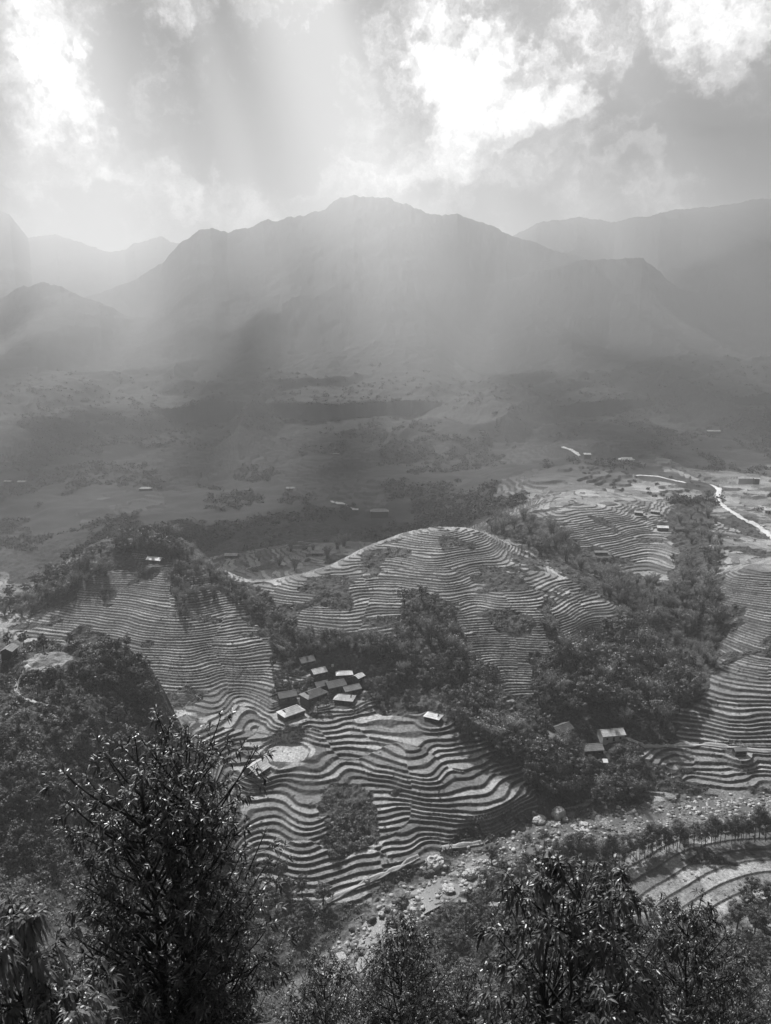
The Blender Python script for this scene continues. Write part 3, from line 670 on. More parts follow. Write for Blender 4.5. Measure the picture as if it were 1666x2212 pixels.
DOORM = plain('dark opening', .012, .025); PALEW = plain('pale timber', .4, .6); STONEB = plain('dark boulder', .06, .16, .85, 1.2); STONEP = plain('pale boulder', .28, .52, .8, 1.5); DIRT = plain('trodden track', .5, .68, .9, 1.5); EARTH = plain('trodden earth', .3, .45, .9, 2)
def box(co, f, x0, x1, y0, y1, z0, z1):
    n_ = len(co); co += [(x, y, z) for z in (z0, z1) for y in (y0, y1) for x in (x0, x1)]
    f += [tuple(i+n_ for i in q) for q in ((0,2,3,1),(4,5,7,6),(0,1,5,4),(2,6,7,3),(0,4,6,2),(1,3,7,5))]
def house(h, p_):
    px, py, L, Wd, wh, rot, style, rs, ws, label = h; far = p_[1] > 620
    name = 'hut' if L < 6.6 else 'house'
    e = bpy.data.objects.new(name, None); COL.objects.link(e); e.location = (p_[0], p_[1], p_[2]+.1); e.rotation_euler = (0, 0, R(rot)); tag(e, label, 'hut' if name == 'hut' else 'house')
    rh = Wd*.5*math.tan(R(27)); a, b = L/2-.45, Wd/2-.5; base = -3.0 if far else -1.6
    # walls with gable ends
    co = [(-a,-b,base),(a,-b,base),(a,b,base),(-a,b,base),(-a,-b,wh),(a,-b,wh),(a,b,wh),(-a,b,wh)]; f = [(0,1,5,4),(2,3,7,6)]
    if style == 'gable':
        gh = wh+b*math.tan(R(27)); co += [(-a,0,gh),(a,0,gh)]; f += [(1,2,6,9,5),(3,0,4,8,7)]
    else: f += [(1,2,6,5),(3,0,4,7)]
    link('wall', mesh_from('wall', co, f, WM[ws]), e)
    top = wh-.5*math.tan(R(27)); l2, w2 = L/2, Wd/2; H_ = top+w2*math.tan(R(27))+.12
    if style == 'gable':
        co = [(-l2,-w2,top+.12),(l2,-w2,top+.12),(l2,0,H_),(-l2,0,H_),(l2,w2,top+.12),(-l2,w2,top+.12)]; f = [(0,1,2,3),(3,2,4,5)]
    else:
        r_ = l2-.27*Wd; m_ = (top+.12+H_)/2
        co = [(-r_,0,H_),(r_,0,H_),(r_,-w2/2,m_),(l2,-w2,top+.12),(-l2,-w2,top+.12),(-r_,-w2/2,m_),(r_,w2/2,m_),(l2,w2,top+.12),(-l2,w2,top+.12),(-r_,w2/2,m_)]
        f = [(0,5,4,3,2,1),(0,1,6,7,8,9),(2,3,7,6),(5,9,8,4)]
    rf = link('roof', mesh_from('roof', co, f, RM[rs]), e); md = rf.modifiers.new('t', 'SOLIDIFY'); md.thickness = .1; md.offset = -1
    if style == 'hip':
        r_ = l2-.27*Wd; m_ = (top+.12+H_)/2
        for s_ in (1, -1): link('gable', mesh_from('gable', [(s_*(r_-.15),0,H_-.15),(s_*(r_-.15),-w2/2,m_-.05),(s_*(r_-.15),w2/2,m_-.05)], [(0,1,2)], WM['wood']), e)
    if L > 4.2:
        co, f = [], []; rr = l2 if style == 'gable' else l2-.27*Wd; box(co, f, -rr-.03, rr+.03, -.14, .14, H_-.05, H_+.06); link('ridge_cap', mesh_from('ridge_cap', co, f, RM['white' if rs in ('white', 'light') else 'mid']), rf)
    if not far:
        co, f = [], []; box(co, f, -.5, .5, -b-.05, -b+.05, -.1, 1.9); link('door', mesh_from('door', co, f, DOORM), e)
        for sx in ((-a*.6), (a*.6)):
            co, f = [], []; box(co, f, sx-.4, sx+.4, -b-.05, -b+.05, .8, 1.6); wn_ = link('window', mesh_from('window', co, f, DOORM), e)
            co, f = [], []; box(co, f, sx-.5, sx+.5, -b-.09, -b-.052, .68, .78); link('sill', mesh_from('sill', co, f, PALEW), wn_)
    return e
for h_, p_ in zip(HOUSES, HPOS): house(h_, p_)
def ground_at(px, py, dmin=100):
    q = hit(px, py, dmin); return q
# water tank in the hamlet
q = ground_at(719, 1447); e = bpy.data.objects.new('water_tank', None); COL.objects.link(e); e.location = q; tag(e, 'small white water tank on a dark stand behind the hamlet roofs', 'water tank')
bm = bmesh.new(); bmesh.ops.create_cone(bm, cap_ends=True, segments=20, radius1=.62, radius2=.62, depth=1.1); me = bpy.data.meshes.new('tank'); bm.to_mesh(me); bm.free(); me.materials.append(WM['white'])
o = link('tank', me, e); o.location = (0, 0, 2.1)
for sx in (-.5, .5):
    for sy in (-.5, .5):
        co, f = [], []; box(co, f, sx-.06, sx+.06, sy-.06, sy+.06, -.5, 1.55); link('leg', mesh_from('leg', co, f, WM['wood']), e)
# white tarp hung below the farmhouses
q = ground_at(1307, 1655, 250); e = bpy.data.objects.new('white_awning', None); COL.objects.link(e); e.location = q; tag(e, 'small white square awning among the dark trees below the farmhouses', 'awning')
co = [(-1.1,-1,2.2),(1.1,-1,2.2),(1.1,1,2.9),(-1.1,1,2.9),(0,0,2.5)]; o = link('sheet', mesh_from('sheet', co, [(0,1,4),(1,2,4),(2,3,4),(3,0,4)], WM['white']), e); md = o.modifiers.new('t', 'SOLIDIFY'); md.thickness = .04
for sx, sy, hh in ((-1,-.95,2.2),(1,-.95,2.2),(-1,.95,2.85),(1,.95,2.85)):
    co, f = [], []; box(co, f, sx-.05, sx+.05, sy-.05, sy+.05, -.6, hh); link('post', mesh_from('post', co, f, WM['wood']), e)

# ------------------------------------------------------------------ tracks and paths
def track(name, pts, width, m, label, dmin=100, lift=.09):
    w_ = []
    for a, b in zip(pts[:-1], pts[1:]):
        n_ = max(2, int(math.hypot(b[0]-a[0], b[1]-a[1])/5))
        for i in range(n_):
            t = i/n_; w_.append(hit(a[0]+(b[0]-a[0])*t, a[1]+(b[1]-a[1])*t, dmin))
    w_.append(hit(pts[-1][0], pts[-1][1], dmin)); w_ = [q for q in w_ if q]
    # smooth in plan and resample
    X_ = np.array([q[0] for q in w_]); Y_ = np.array([q[1] for q in w_])
    for _ in range(3):
        X_[1:-1] = (X_[:-2]+2*X_[1:-1]+X_[2:])/4; Y_[1:-1] = (Y_[:-2]+2*Y_[1:-1]+Y_[2:])/4
    s_ = np.concatenate([[0], np.cumsum(np.hypot(np.diff(X_), np.diff(Y_)))]); n_ = max(3, int(s_[-1]/1.5)); t = np.linspace(0, s_[-1], n_)
    X_ = np.interp(t, s_, X_); Y_ = np.interp(t, s_, Y_)
    tx = np.gradient(X_); ty = np.gradient(Y_); L = np.hypot(tx, ty)+1e-9; nx, ny = -ty/L, tx/L
    co = []; f = []; K_ = 5
    zc = [sum(gz(x+nx_*k_*width*.25, y+ny_*k_*width*.25) for k_ in (-2,-1,0,1,2))/5 for x, y, nx_, ny_ in zip(X_, Y_, nx, ny)]
    zc = np.array(zc); 
    for _ in range(3): zc[1:-1] = (zc[1:-1]*2+zc[:-2]+zc[2:])/4
    for i in range(n_):
        wj = width*(1+.18*math.sin(i*1.7)+.1*math.sin(i*.6))
        for k_ in range(K_):
            o_ = (k_/(K_-1)-.5)*wj; co.append((X_[i]+nx[i]*o_, Y_[i]+ny[i]*o_, max(gz(X_[i]+nx[i]*o_, Y_[i]+ny[i]*o_), zc[i]-.35)+lift))
        # shoulders down into the ground
    for i in range(n_-1):
        for k_ in range(K_-1): a = i*K_+k_; f.append((a, a+1, a+K_+1, a+K_))
    o = link(name, mesh_from(name, co, f, m, True)); md = o.modifiers.new('t', 'SOLIDIFY'); md.thickness = .35; md.offset = -1
    o['kind'] = 'structure'; o['label'] = label; o['category'] = 'track'; return o
track('road', [(1515,1041),(1535,1046),(1551,1053),(1557,1062),(1549,1073),(1552,1086),(1580,1105),(1610,1125),(1640,1138),(1660,1155),(1700,1185)], 4.4, DIRT, 'pale concrete road winding down the right hand hillside', 450)
track('path', [(1370,1026),(1420,1030),(1482,1044)], 2.6, DIRT, 'thin pale track crossing the hazy slope behind the second hill', 500)
track('path', [(1215,966),(1232,972),(1252,985)], 4, DIRT, 'short pale track on the hazy ridge top', 600)
track('path', [(716,1082),(724,1087),(738,1090),(752,1095),(768,1101)], 3.0, DIRT, 'pale hairpin track in the shaded fields behind the centre hill', 600)
track('path', [(690,1965),(710,1947),(750,1925),(800,1904),(860,1876),(905,1852)], 1.5, EARTH, 'pale footpath along the foot of the lower terraces', 200)
track('path', [(955,1833),(1000,1828),(1045,1822),(1062,1806)], 1.5, EARTH, 'pale footpath climbing from the river beside the lowest terraces', 200)
track('path', [(1390,1614),(1450,1612),(1530,1610),(1600,1618),(1680,1625)], 1.6, EARTH, 'pale footpath across the terraces on the right', 250)
track('path', [(62,1440),(44,1470),(32,1490),(42,1508),(75,1518),(120,1530)], 1.1, EARTH, 'thin pale footpath below the wooden hut', 150)
track('path', [(1330,1590),(1370,1602),(1395,1614)], 1.6, EARTH, 'short footpath leaving the white walled farmhouse', 250)

# ------------------------------------------------------------------ river water, stones, boulders
wm, nt, b, out = mat('river water'); b.inputs['Base Color'].default_value = (.10, .10, .10, 1); b.inputs['Roughness'].default_value = .3; b.inputs['Specular IOR Level'].default_value = .6
bump(nt, noise(nt, 2.2, 5, .6, pos(nt)), b, .35, .12)
pts = []
for a, b_ in zip(RW[:-1], RW[1:]):
    n_ = max(2, int(np.hypot(*(b_-a)[:2])/3))
    for i in range(n_): pts.append(a+(b_-a)*i/n_)
pts.append(RW[-1]); pts = np.array(pts)[:-4]
for _ in range(4): pts[1:-1] = (pts[:-2]+2*pts[1:-1]+pts[2:])/4
tg = np.gradient(pts[:, :2], axis=0); tg /= np.linalg.norm(tg, axis=1)[:, None]; co = []; f = []
for i, p_ in enumerate(pts):
    for k_ in range(5):
        o_ = (k_/4-.5)*11; co.append((p_[0]-tg[i, 1]*o_, p_[1]+tg[i, 0]*o_, p_[2]-.08))
for i in range(len(pts)-1):
    for k_ in range(4): a = i*5+k_; f.append((a, a+1, a+6, a+5))
o = link('river', mesh_from('river', co, f, wm, True)); o['kind'] = 'structure'; o['label'] = 'shallow stony river winding along the valley floor'; o['category'] = 'river'
bm = bmesh.new(); bmesh.ops.create_icosphere(bm, subdivisions=1, radius=1); icv = np.array([v.co[:] for v in bm.verts]); icf = np.array([[v.index for v in f_.verts] for f_ in bm.faces]); bm.free()
def stones(name, spots, m, label, lo, hi):
    n_ = len(spots); sp_ = np.array(spots); s = rng.uniform(0, 1, n_)**3*(hi-lo)+lo
    V = icv[None]*(1+rng.uniform(-.28, .28, (n_, len(icv), 1))); V = V*np.stack([s*rng.uniform(.8, 1.5, n_), s*rng.uniform(.7, 1.3, n_), s*rng.uniform(.45, .8, n_)], 1)[:, None]
    a = rng.uniform(0, 6.28, n_); c_, s_ = np.cos(a)[:, None], np.sin(a)[:, None]
    X_ = V[..., 0]*c_-V[..., 1]*s_; Y_ = V[..., 0]*s_+V[..., 1]*c_
    V = np.stack([X_, Y_, V[..., 2]+.1*s[:, None]], -1)+sp_[:, None]
    F = (icf[None]+np.arange(n_)[:, None, None]*len(icv)).reshape(-1, 3)
    o = link(name, mesh_from(name, V.reshape(-1, 3), F, m)); o['kind'] = 'stuff'; o['label'] = label; o['category'] = 'stones'
sp1 = []; sp2 = []
for a, b_ in zip(pts[:-1], pts[1:]):
    if a[1] < 195: continue
    for _ in range(34):
        t = rnd.random(); o_ = rnd.gauss(0, 5.6); d = b_-a; L = math.hypot(d[0], d[1]); x = a[0]+d[0]*t-d[1]/L*o_; y = a[1]+d[1]*t+d[0]/L*o_
        if gatt(RK, x, y) > .3 or rnd.random() < .1: (sp1 if rnd.random() < .7 else sp2).append((x, y, gz(x, y)))
stones('river_stones', sp1, STONEP, 'pale rounded stones crowding the river bed', .22, 1.0)
stones('dark_river_stones', sp2, STONEB, 'darker wet stones scattered in the river bed', .2, .9)
def boulder(px, py, Rm, flat, m, label, seed, dmin=180, name='boulder', grp=None):
    q = hit(px, py, dmin)
    if q is None: return
    bm = bmesh.new(); bmesh.ops.create_icosphere(bm, subdivisions=4, radius=1); sv = Vector((seed*3.1, seed*1.7, 0))
    for v in bm.verts:
        c = v.co.copy(); n_ = 1+.35*mnoise.fractal(c*.9+sv, 1, 2, 3)+.12*mnoise.cell(c*2.2+sv)+.05*mnoise.noise(c*6+sv); v.co = Vector((c.x*1.15, c.y*.95, c.z*flat))*n_*Rm
    me = bpy.data.meshes.new(name); bm.to_mesh(me); bm.free(); me.materials.append(m); o = link(name, me); o.location = (q[0], q[1], q[2]+Rm*flat*.35); o.rotation_euler = (0, 0, seed*1.3); tag(o, label, 'boulder', grp); return o
BL = [(865,1948,2.7,.75,STONEB,'largest dark boulder in mid river, wide and flat topped'),(851,1993,2.0,.9,STONEB,'round dark faced boulder above the nearest tree crown'),(802,1985,1.6,.8,STONEB,'dark pyramid boulder left of the round dark faced one'),
 (824,1976,.95,.7,STONEP,'pale leaning boulder between the pyramid and the round boulder'),(777,2058,2.1,.55,STONEB,'long dark boulder low in the river above the near trees'),(798,2002,.9,.7,STONEB,'small dark boulder on the gravel under the pyramid boulder'),
 (760,2008,.9,.8,STONEB,'small dark boulder at the left edge of the gravel'),(937,1872,3.0,.85,STONEP,'big pale overhanging rock outcrop beside the leaning pole'),(925,1886,2.0,.7,STONEB,'dark shadowed rock under the overhanging outcrop'),
 (1017,1893,2.0,.9,STONEP,'pale pointed boulder on the right of the rapids'),(968,1922,2.2,.6,STONEP,'pale broad boulder right of the stony rapids'),(792,1902,1.1,.8,STONEP,'white boulder beside the footpath end'),(1206,1765,2.7,1.1,STONEP,'tall cracked pale outcrop at the bend of the river'),
 (1221,1772,1.3,.9,STONEP,'smaller pale rock leaning on the tall cracked outcrop'),(1165,1772,2.4,.5,STONEP,'low ledge of pale layered rock left of the river bend'),(1240,1788,1.3,.6,STONEP,'white boulder in the pool at the bend'),(1262,1782,1.6,.4,STONEP,'flat white rock slab beside the pool'),
 (895,1966,.8,.7,STONEP,'pale boulder right of the largest dark boulder'),(838,1965,.9,.8,STONEB,'dark boulder just left of the largest one'),(818,1962,.7,.8,STONEP,'small pale boulder left of the largest dark boulder group'),(870,1915,1.6,.6,STONEB,'mossy dark rock at the mouth of the stony rapids'),(1336,1745,.9,.7,STONEP,'bright boulder at the lower edge of the right hand terraces')]
for i, q in enumerate(BL): boulder(*q, i+1)
# rack of three dark panels on a boulder
q = hit(774, 1988, 180); e = bpy.data.objects.new('panel_rack', None); COL.objects.link(e); e.location = (q[0], q[1], q[2]+.6); e.rotation_euler = (R(38), 0, R(34)); tag(e, 'tilted pale framed rack of dark panels on a dark rock by the river', 'rack')
co, f = [], []
for y0 in (-.55, .55): box(co, f, -1.7, 1.7, y0-.05, y0+.05, 0, .12)
for x0 in (-1.65, -.95, .55, .8, 1.65): box(co, f, x0-.06, x0+.06, -.498, .498, 0, .12)
link('frame', mesh_from('frame', co, f, PALEW), e); co, f = [], []; box(co, f, -1.6, 1.6, -.5, .5, .02, .06); link('panel', mesh_from('panel', co, f, DOORM), e)
boulder(776, 1995, 1.5, .6, STONEB, 'dark rock carrying the tilted panel rack', 31)
# leaning pole and bare tree by the outcrop
q = hit(921, 1885, 180); e = bpy.data.objects.new('bare_tree', None); COL.objects.link(e); e.location = q; tag(e, 'thin bare tree leaning beside the overhanging outcrop', 'tree')
g = Geo(); g.add(*tube([(0,0,-.5),(0,0,2.2),(.15,0,4.6),(.1,.1,6.2)], [.2,.15,.1,.04], 6)); link('trunk', g.mesh('trunk', BARK, True), e)
g = Geo()
for i in range(9):
    z_ = 2.6+i*.4; az = i*2.4; L = 1.6-.09*i; g.add(*tube([(.05,0,z_),(math.cos(az)*L*.6,math.sin(az)*L*.6,z_+.5),(math.cos(az)*L,math.sin(az)*L,z_+1.2)], [.06,.04,.015], 4))
link('branches', g.mesh('branches', BARK, True), e)
q = hit(926, 1880, 180); g = Geo(); g.add(*tube([(0,0,-.5),(1.6,.8,2.2),(3.6,1.8,5.0)], [.13,.12,.08], 8)); o = link('pole', g.mesh('pole', PALEW, True)); o.location = q; tag(o, 'pale pole leaning to the right over the outcrop by the river', 'pole')

# ------------------------------------------------------------------ grazing animals on the hilltop
def beast(px, py, rot, label):
    q = hit(px, py, 400); bm = bmesh.new(); S_ = .55
    V_ = [(0,0,1.05),(.75,0,1.08),(1.2,0,.98),(1.55,0,.72),(1.85,0,.45),(-.7,0,1.05),(-.95,0,.8),(.7,.22,.85),(.72,.22,.4),(.72,.22,0),(.7,-.22,.85),(.72,-.22,.4),(.72,-.22,0),(-.7,.2,.85),(-.82,.2,.4),(-.75,.2,0),(-.7,-.2,.85),(-.82,-.2,.4),(-.75,-.2,0)]
    E_ = [(0,1),(1,2),(2,3),(3,4),(0,5),(5,6),(1,7),(7,8),(8,9),(1,10),(10,11),(11,12),(5,13),(13,14),(14,15),(5,16),(16,17),(17,18)]
    Rr = [.36,.36,.24,.17,.1,.34,.07,.15,.08,.06,.15,.08,.06,.17,.08,.06,.17,.08,.06]
    me = bpy.data.meshes.new('grazing_animal'); me.from_pydata([(a*S_, b*S_, c*S_) for a, b, c in V_], E_, []); o = link('grazing_animal', me); o.location = (q[0], q[1], q[2]+.02); o.rotation_euler = (0, 0, R(rot))
    md = o.modifiers.new('s', 'SKIN'); 
    for v, r_ in zip(me.skin_vertices[0].data, Rr): v.radius = (r_*S_, r_*S_)
    me.skin_vertices[0].data[0].use_root = True; me.materials.append(BARK); md2 = o.modifiers.new('u', 'SUBSURF'); md2.levels = md2.render_levels = 1
    tag(o, label, 'animal')
beast(910, 1149, 170, 'small dark animal grazing on the flat top of the centre hill, left one'); beast(923, 1151, -12, 'small dark animal with lowered head on the flat hilltop, right one')

# ------------------------------------------------------------------ undergrowth and far woods (uncountable)
def leafmass(name, spots, rad, nq, size, m, label, cat, flat=.7):
    sp_ = np.array([s[:3] for s in spots]); sc = np.array([s[3] for s in spots]); n_ = len(spots)
    off = rng.normal(size=(n_, nq, 3)); off /= np.linalg.norm(off, axis=2)[..., None]; on = off.copy(); off *= (rng.uniform(.45, 1, (n_, nq, 1)))
    off *= np.array([rad, rad, rad*flat]); off[..., 2] = np.abs(off[..., 2])
    cen = (sp_[:, None]+off*sc[:, None, None]).reshape(-1, 3); k = len(cen)
    on[..., 2] = np.abs(on[..., 2]); t = rng.normal(size=(k, 3)); t /= np.linalg.norm(t, axis=1)[:, None]; t = t*.6+on.reshape(-1, 3)+np.array([0, 0, .2]); a = np.cross(rng.normal(size=(k, 3)), t); a /= np.linalg.norm(a, axis=1)[:, None]; b_ = np.cross(a, t); b_ /= np.linalg.norm(b_, axis=1)[:, None]
    s = (np.repeat(sc, nq)*size*rng.uniform(.6, 1.3, k))[:, None]*.5; A = a*s; B = b_*s*.65
    co = np.stack([cen-A, cen-B, cen+A, cen+B], 1).reshape(-1, 3)
    o = link(name, mesh_from(name, co, np.arange(4*k).reshape(-1, 4), m)); o['kind'] = 'stuff'; o['label'] = label; o['category'] = cat
def hitmany(n_, x0, x1, y0, y1, dmin=60):
    px = rng.uniform(x0, x1, n_); py = rng.uniform(y0, y1, n_); out_ = []; D_ = np.exp(np.linspace(math.log(dmin), math.log(4500), 1400)); fvD = np.clip(np.interp(D_, ys, np.arange(NR)), 0, NR-1.001)
    for i in range(0, n_, 1500):
        xv = (px[i:i+1500]-W0/2)/FY; yv = (H0/2-py[i:i+1500])/FY; dy = cp+yv*sp; a = (xv/dy)[:, None]; b = ((-sp+yv*cp)/dy)[:, None]
        fu = np.clip((a*D_/(D_+CU)+.80)/1.60*(NC-1), 0, NC-1.001).astype(int); w = ZZ[fvD.astype(int)[None], fu] >= b*D_; k = w.argmax(1); ok = w.any(1)
        for m_ in np.nonzero(ok)[0]: d = D_[k[m_]]; x = a[m_, 0]*d; out_.append((x, d, gz(x, d)))
    return out_
sp_ = []
for q in hitmany(30000, -40, 1710, 1130, 2215, 26):
    v_ = gatt(VG, q[0], q[1])
    if q[1] < 620 and gatt(RK, q[0], q[1]) < .3 and (v_ > .5 or rnd.random() < .09):
        if (q[0]-YARD[0])**2+(q[1]-YARD[1])**2 < 60: continue
        if any((q[0]-h[0])**2+(q[1]-h[1])**2 < (hh[2]*.5)**2 for h, hh in zip(HPOS[:19], HOUSES[:19])): continue
        sp_.append((q[0], q[1], q[2], rnd.uniform(.5, 1.25)*(1 if v_ > .5 else .6)*min(1, .25+q[1]/150)))
leafmass('undergrowth', sp_, 1.15, 20, .62, SHR, 'low leafy scrub covering the uncultivated slopes', 'undergrowth')
print('undergrowth', len(sp_))
FARM = leafmat('distant foliage', .03, .06, .8, 0, .1, .3)
sp_ = []
for q in hitmany(26000, -40, 1710, 600, 1190, 560):
    if 600 < q[1] < 1900 and rnd.random() < 1.2-max(0, q[1]-900)/800 and gatt(VG, q[0], q[1]) > .5 and float(fbm(np.array(q[0]/60), np.array(q[1]/80), 3, 88)) > -.12-max(0, (q[1]-1100)/700): sp_.append((q[0], q[1], q[2]-.5, rnd.uniform(.7, 1.4)*(1+q[1]/3500)))
leafmass('far_woods', sp_, 4.0, 26, 1.7, FARM, 'dark woods spread over the hazy valley side', 'woods', .9)
print('far woods', len(sp_))
# ------------------------------------------------------------------ near trees with real leaves
def leaf_geo(g, base, d, L, w, droop, rg):
    d = d/np.linalg.norm(d); side = np.cross(d, [0, 0, 1.0]); side = side/(np.linalg.norm(side)+1e-6); tw = rg.normal()*.5
    up = np.cross(side, d); side = side*math.cos(tw)+up*math.sin(tw); nrm = np.cross(side, d)
    P_ = [base+d*L*t+np.array([0, 0, -droop*L*t*t]) for t in (.0, .3, .65, 1.0)]
    n_ = len(g.co); wv = (.9, .75)
    g.co.append(tuple(P_[0]))
    for p_, ww in zip(P_[1:3], wv):
        g.co.append(tuple(p_-side*w*ww*.5+nrm*w*.16)); g.co.append(tuple(p_)); g.co.append(tuple(p_+side*w*ww*.5+nrm*w*.16))
    g.co.append(tuple(P_[3]))
    g.f += [(n_, n_+1, n_+2), (n_, n_+2, n_+3), (n_+1, n_+4, n_+5, n_+2), (n_+2, n_+5, n_+6, n_+3), (n_+4, n_+7, n_+5), (n_+5, n_+7, n_+6)]
def rosette(g, tip, d, L, nl, rg, droop=.35):
    d = d/np.linalg.norm(d); u = np.cross(d, [.3, .2, .9]); u /= np.linalg.norm(u); v = np.cross(d, u); a0 = rg.uniform(0, 6.28)
    for i in range(nl):
        a = a0+i*2.4; f_ = i/nl; r = u*math.cos(a)+v*math.sin(a); dd = r*(.45+.6*(1-f_))+d*(.35+.55*f_)+rg.normal(size=3)*.12
        leaf_geo(g, tip-d*L*.5*(1-f_)*rg.uniform(.4, 1.6), dd, L*rg.uniform(.65, 1.1), L*rg.uniform(.2, .29), droop*rg.uniform(.3, 1.6), rg)
def leaf_tree(px, d, top_py, prof, L, nro, label, seed, stems=1, droop=.35, m=None, lean=0.0, nl=(6, 11), cat='tree', grp=None):
    """prof: list of (metres below the top, crown radius)."""
    rg = np.random.default_rng(seed); x, y, zt = at(px, top_py, d); zg = gz(x, y)-.3; H = zt-zg
    e = bpy.data.objects.new('big_leaf_tree', None); COL.objects.link(e); e.location = (x, y, zg); tag(e, label, cat, grp)
    gt = Geo(); gl = Geo(); pd_ = [p_[0] for p_ in prof]; pr_ = [p_[1] for p_ in prof]; depth = pd_[-1]
    axes = []
    for s in range(stems):
        off = np.array([(s-(stems-1)/2)*.28, rg.normal()*.12, 0]); k = 9; pts = []
        for i in range(k):
            t = i/(k-1); pts.append(np.array([0, 0, H*t*(1-.10*s)])+off*(t*2.2 if t > .3 else t*1.2)+np.array([lean*(t-1), 0, 0])+(rg.normal(size=3)*.07*(0 < i < k-1))*np.array([1, 1, .2]))
        axes.append(np.array(pts)); r0 = .028*H**.75*.55
        gt.add(*tube(pts, [r0*(1-.86*i/(k-1)) for i in range(k)], 8))
    made = 0; nb = max(10, int(nro/11)); tw_ = []
    for b_ in range(nb):
        ax = axes[b_ % stems]; q = (b_+.5)/nb; below = depth*q**.85; z_ = H-below-rg.uniform(0, .1); rad = float(np.interp(below, pd_, pr_))*rg.uniform(.6, 1.05)
        t = max(0, min(.999, (z_-rad*rg.uniform(.7, 1.5))/(H*(1-.10*(b_ % stems))))); fi = t*8; i0 = int(fi); st = ax[i0]*(1-(fi-i0))+ax[min(i0+1, 8)]*(fi-i0)
        az = b_*2.399+rg.normal()*.3; dirh = np.array([math.cos(az), math.sin(az), 0]); end = np.array([ax[min(8, i0+1)][0], ax[min(8, i0+1)][1], 0])*1.0+dirh*rad; end[2] = z_
        mid = (st+end)/2+np.array([0, 0, -.10*rad])+rg.normal(size=3)*.08*rad
        P_ = []
        for tt in np.linspace(0, 1, 7): P_.append(st*(1-tt)**2+mid*2*tt*(1-tt)+end*tt*tt+np.array([0, 0, .12*rad*tt*tt]))
        P_ = np.array(P_); rb = .012+.012*rad; gt.add(*tube(P_, [rb*(1-.8*i/6)+.004 for i in range(7)], 5))
        for k_ in range(5):
            tt = .35+.65*(k_+rg.uniform(0, .6))/5; fi = min(5.999, tt*6); i1 = int(fi); s0 = P_[i1]*(1-(fi-i1))+P_[i1+1]*(fi-i1)
            dr = dirh*.6+rg.normal(size=3)*.75+np.array([0, 0, .35]); dr /= np.linalg.norm(dr); l_ = rad*.30*rg.uniform(.5, 1.2)+.12; e1 = s0+dr*l_
            gt.add(*tube([s0, (s0+e1)/2+rg.normal(size=3)*.02, e1], [.010, .007, .004], 4)); tw_.append((e1, dr))
            for _ in range(1):
                dr2 = dr+rg.normal(size=3)*.8+np.array([0, 0, .25]); dr2 /= np.linalg.norm(dr2); e2 = s0+dr*l_*.45+dr2*l_*.7; gt.add(*tube([s0+dr*l_*.45, e2], [.007, .003], 4)); tw_.append((e2, dr2))
        tw_.append((P_[-1], P_[-1]-P_[-2]))
    rg.shuffle(tw_) if False else None
    for e1, dr in tw_: rosette(gl, e1, np.array(dr), L, int(rg.integers(*nl)), rg, droop)
    link('trunk', gt.mesh('trunk', BARK, True), e); link('foliage', gl.mesh('foliage', m or NEAR), e); print('near tree', label[:30], 'H', round(H, 1), 'leaves', len(gl.co)//8)
    return e
leaf_tree(335, 13.2, 1585, [(0,1.0),(.4,1.3),(1.2,1.5),(2.0,1.45),(2.8,1.95),(4,2.05),(5,1.95),(6.4,1.75),(7.4,1.2)], .185, 2700, 'large glossy leaved tree with twin dark stems, nearest on the left', 101, stems=2)
leaf_tree(1215, 12.2, 1858, [(0,.3),(.6,.9),(1.4,1.45),(2.6,1.7),(3.8,1.5),(5,.9)], .23, 850, 'glossy tree with long hooked leaves, nearest on the right', 102, stems=2, droop=.75)
leaf_tree(1330, 13.2, 1905, [(0,.2),(.6,.6),(1.5,1.0),(3,1.2),(4,.8)], .22, 620, 'smaller long leaved tree touching the right hand nearest tree', 103, droop=.7)
leaf_tree(1500, 19, 1955, [(0,.4),(1,1.3),(2.2,1.9),(3.6,2.1),(5.5,1.5)], .20, 1000, 'dense glossy tree behind and right of the nearest right hand tree', 104, droop=.6)
leaf_tree(870, 28, 1985, [(0,.4),(1.2,1.5),(2.6,2.3),(4.2,2.7),(7,1.8)], .24, 1300, 'mid-sized glossy tree at the bottom centre, topmost of that row', 105, droop=.6)
leaf_tree(700, 30, 2072, [(0,.5),(1.2,1.7),(2.6,2.4),(4.5,2.4),(6,1.8)], .24, 800, 'glossy leaved tree left of the bottom centre tree', 106, droop=.6)
leaf_tree(1010, 36, 2095, [(0,.5),(1.5,2.0),(3,2.6),(5,2.2)], .24, 640, 'glossy leaved tree right of the bottom centre tree', 107, droop=.6)
leaf_tree(1590, 27, 2070, [(0,.5),(1.2,1.8),(2.8,2.4),(5,2.0)], .22, 640, 'glossy leaved tree in the bottom right corner', 108, droop=.6)
leaf_tree(200, 15.5, 2050, [(0,.3),(.8,1.2),(2,1.7),(4,1.3)], .19, 520, 'low glossy tree under the left crown of the big twin stemmed tree', 109)
leaf_tree(480, 22, 2120, [(0,.5),(1,1.6),(2.5,2.0),(4,1.4)], .17, 520, 'small leaved tree right of the twin stems at the bottom edge', 110, m=FERN)
leaf_tree(30, 9.5, 1960, [(0,.25),(.6,.8),(1.5,1.1),(3,1.0)], .24, 420, 'pale drooping leaved tree in the bottom left corner', 111, droop=1.3, m=FERN, nl=(8, 13))
leaf_tree(130, 9.0, 2120, [(0,.25),(.5,.7),(1.2,.9),(2.4,.7)], .22, 240, 'low drooping leaved bush at the bottom left', 112, droop=1.3, m=FERN, nl=(8, 13))
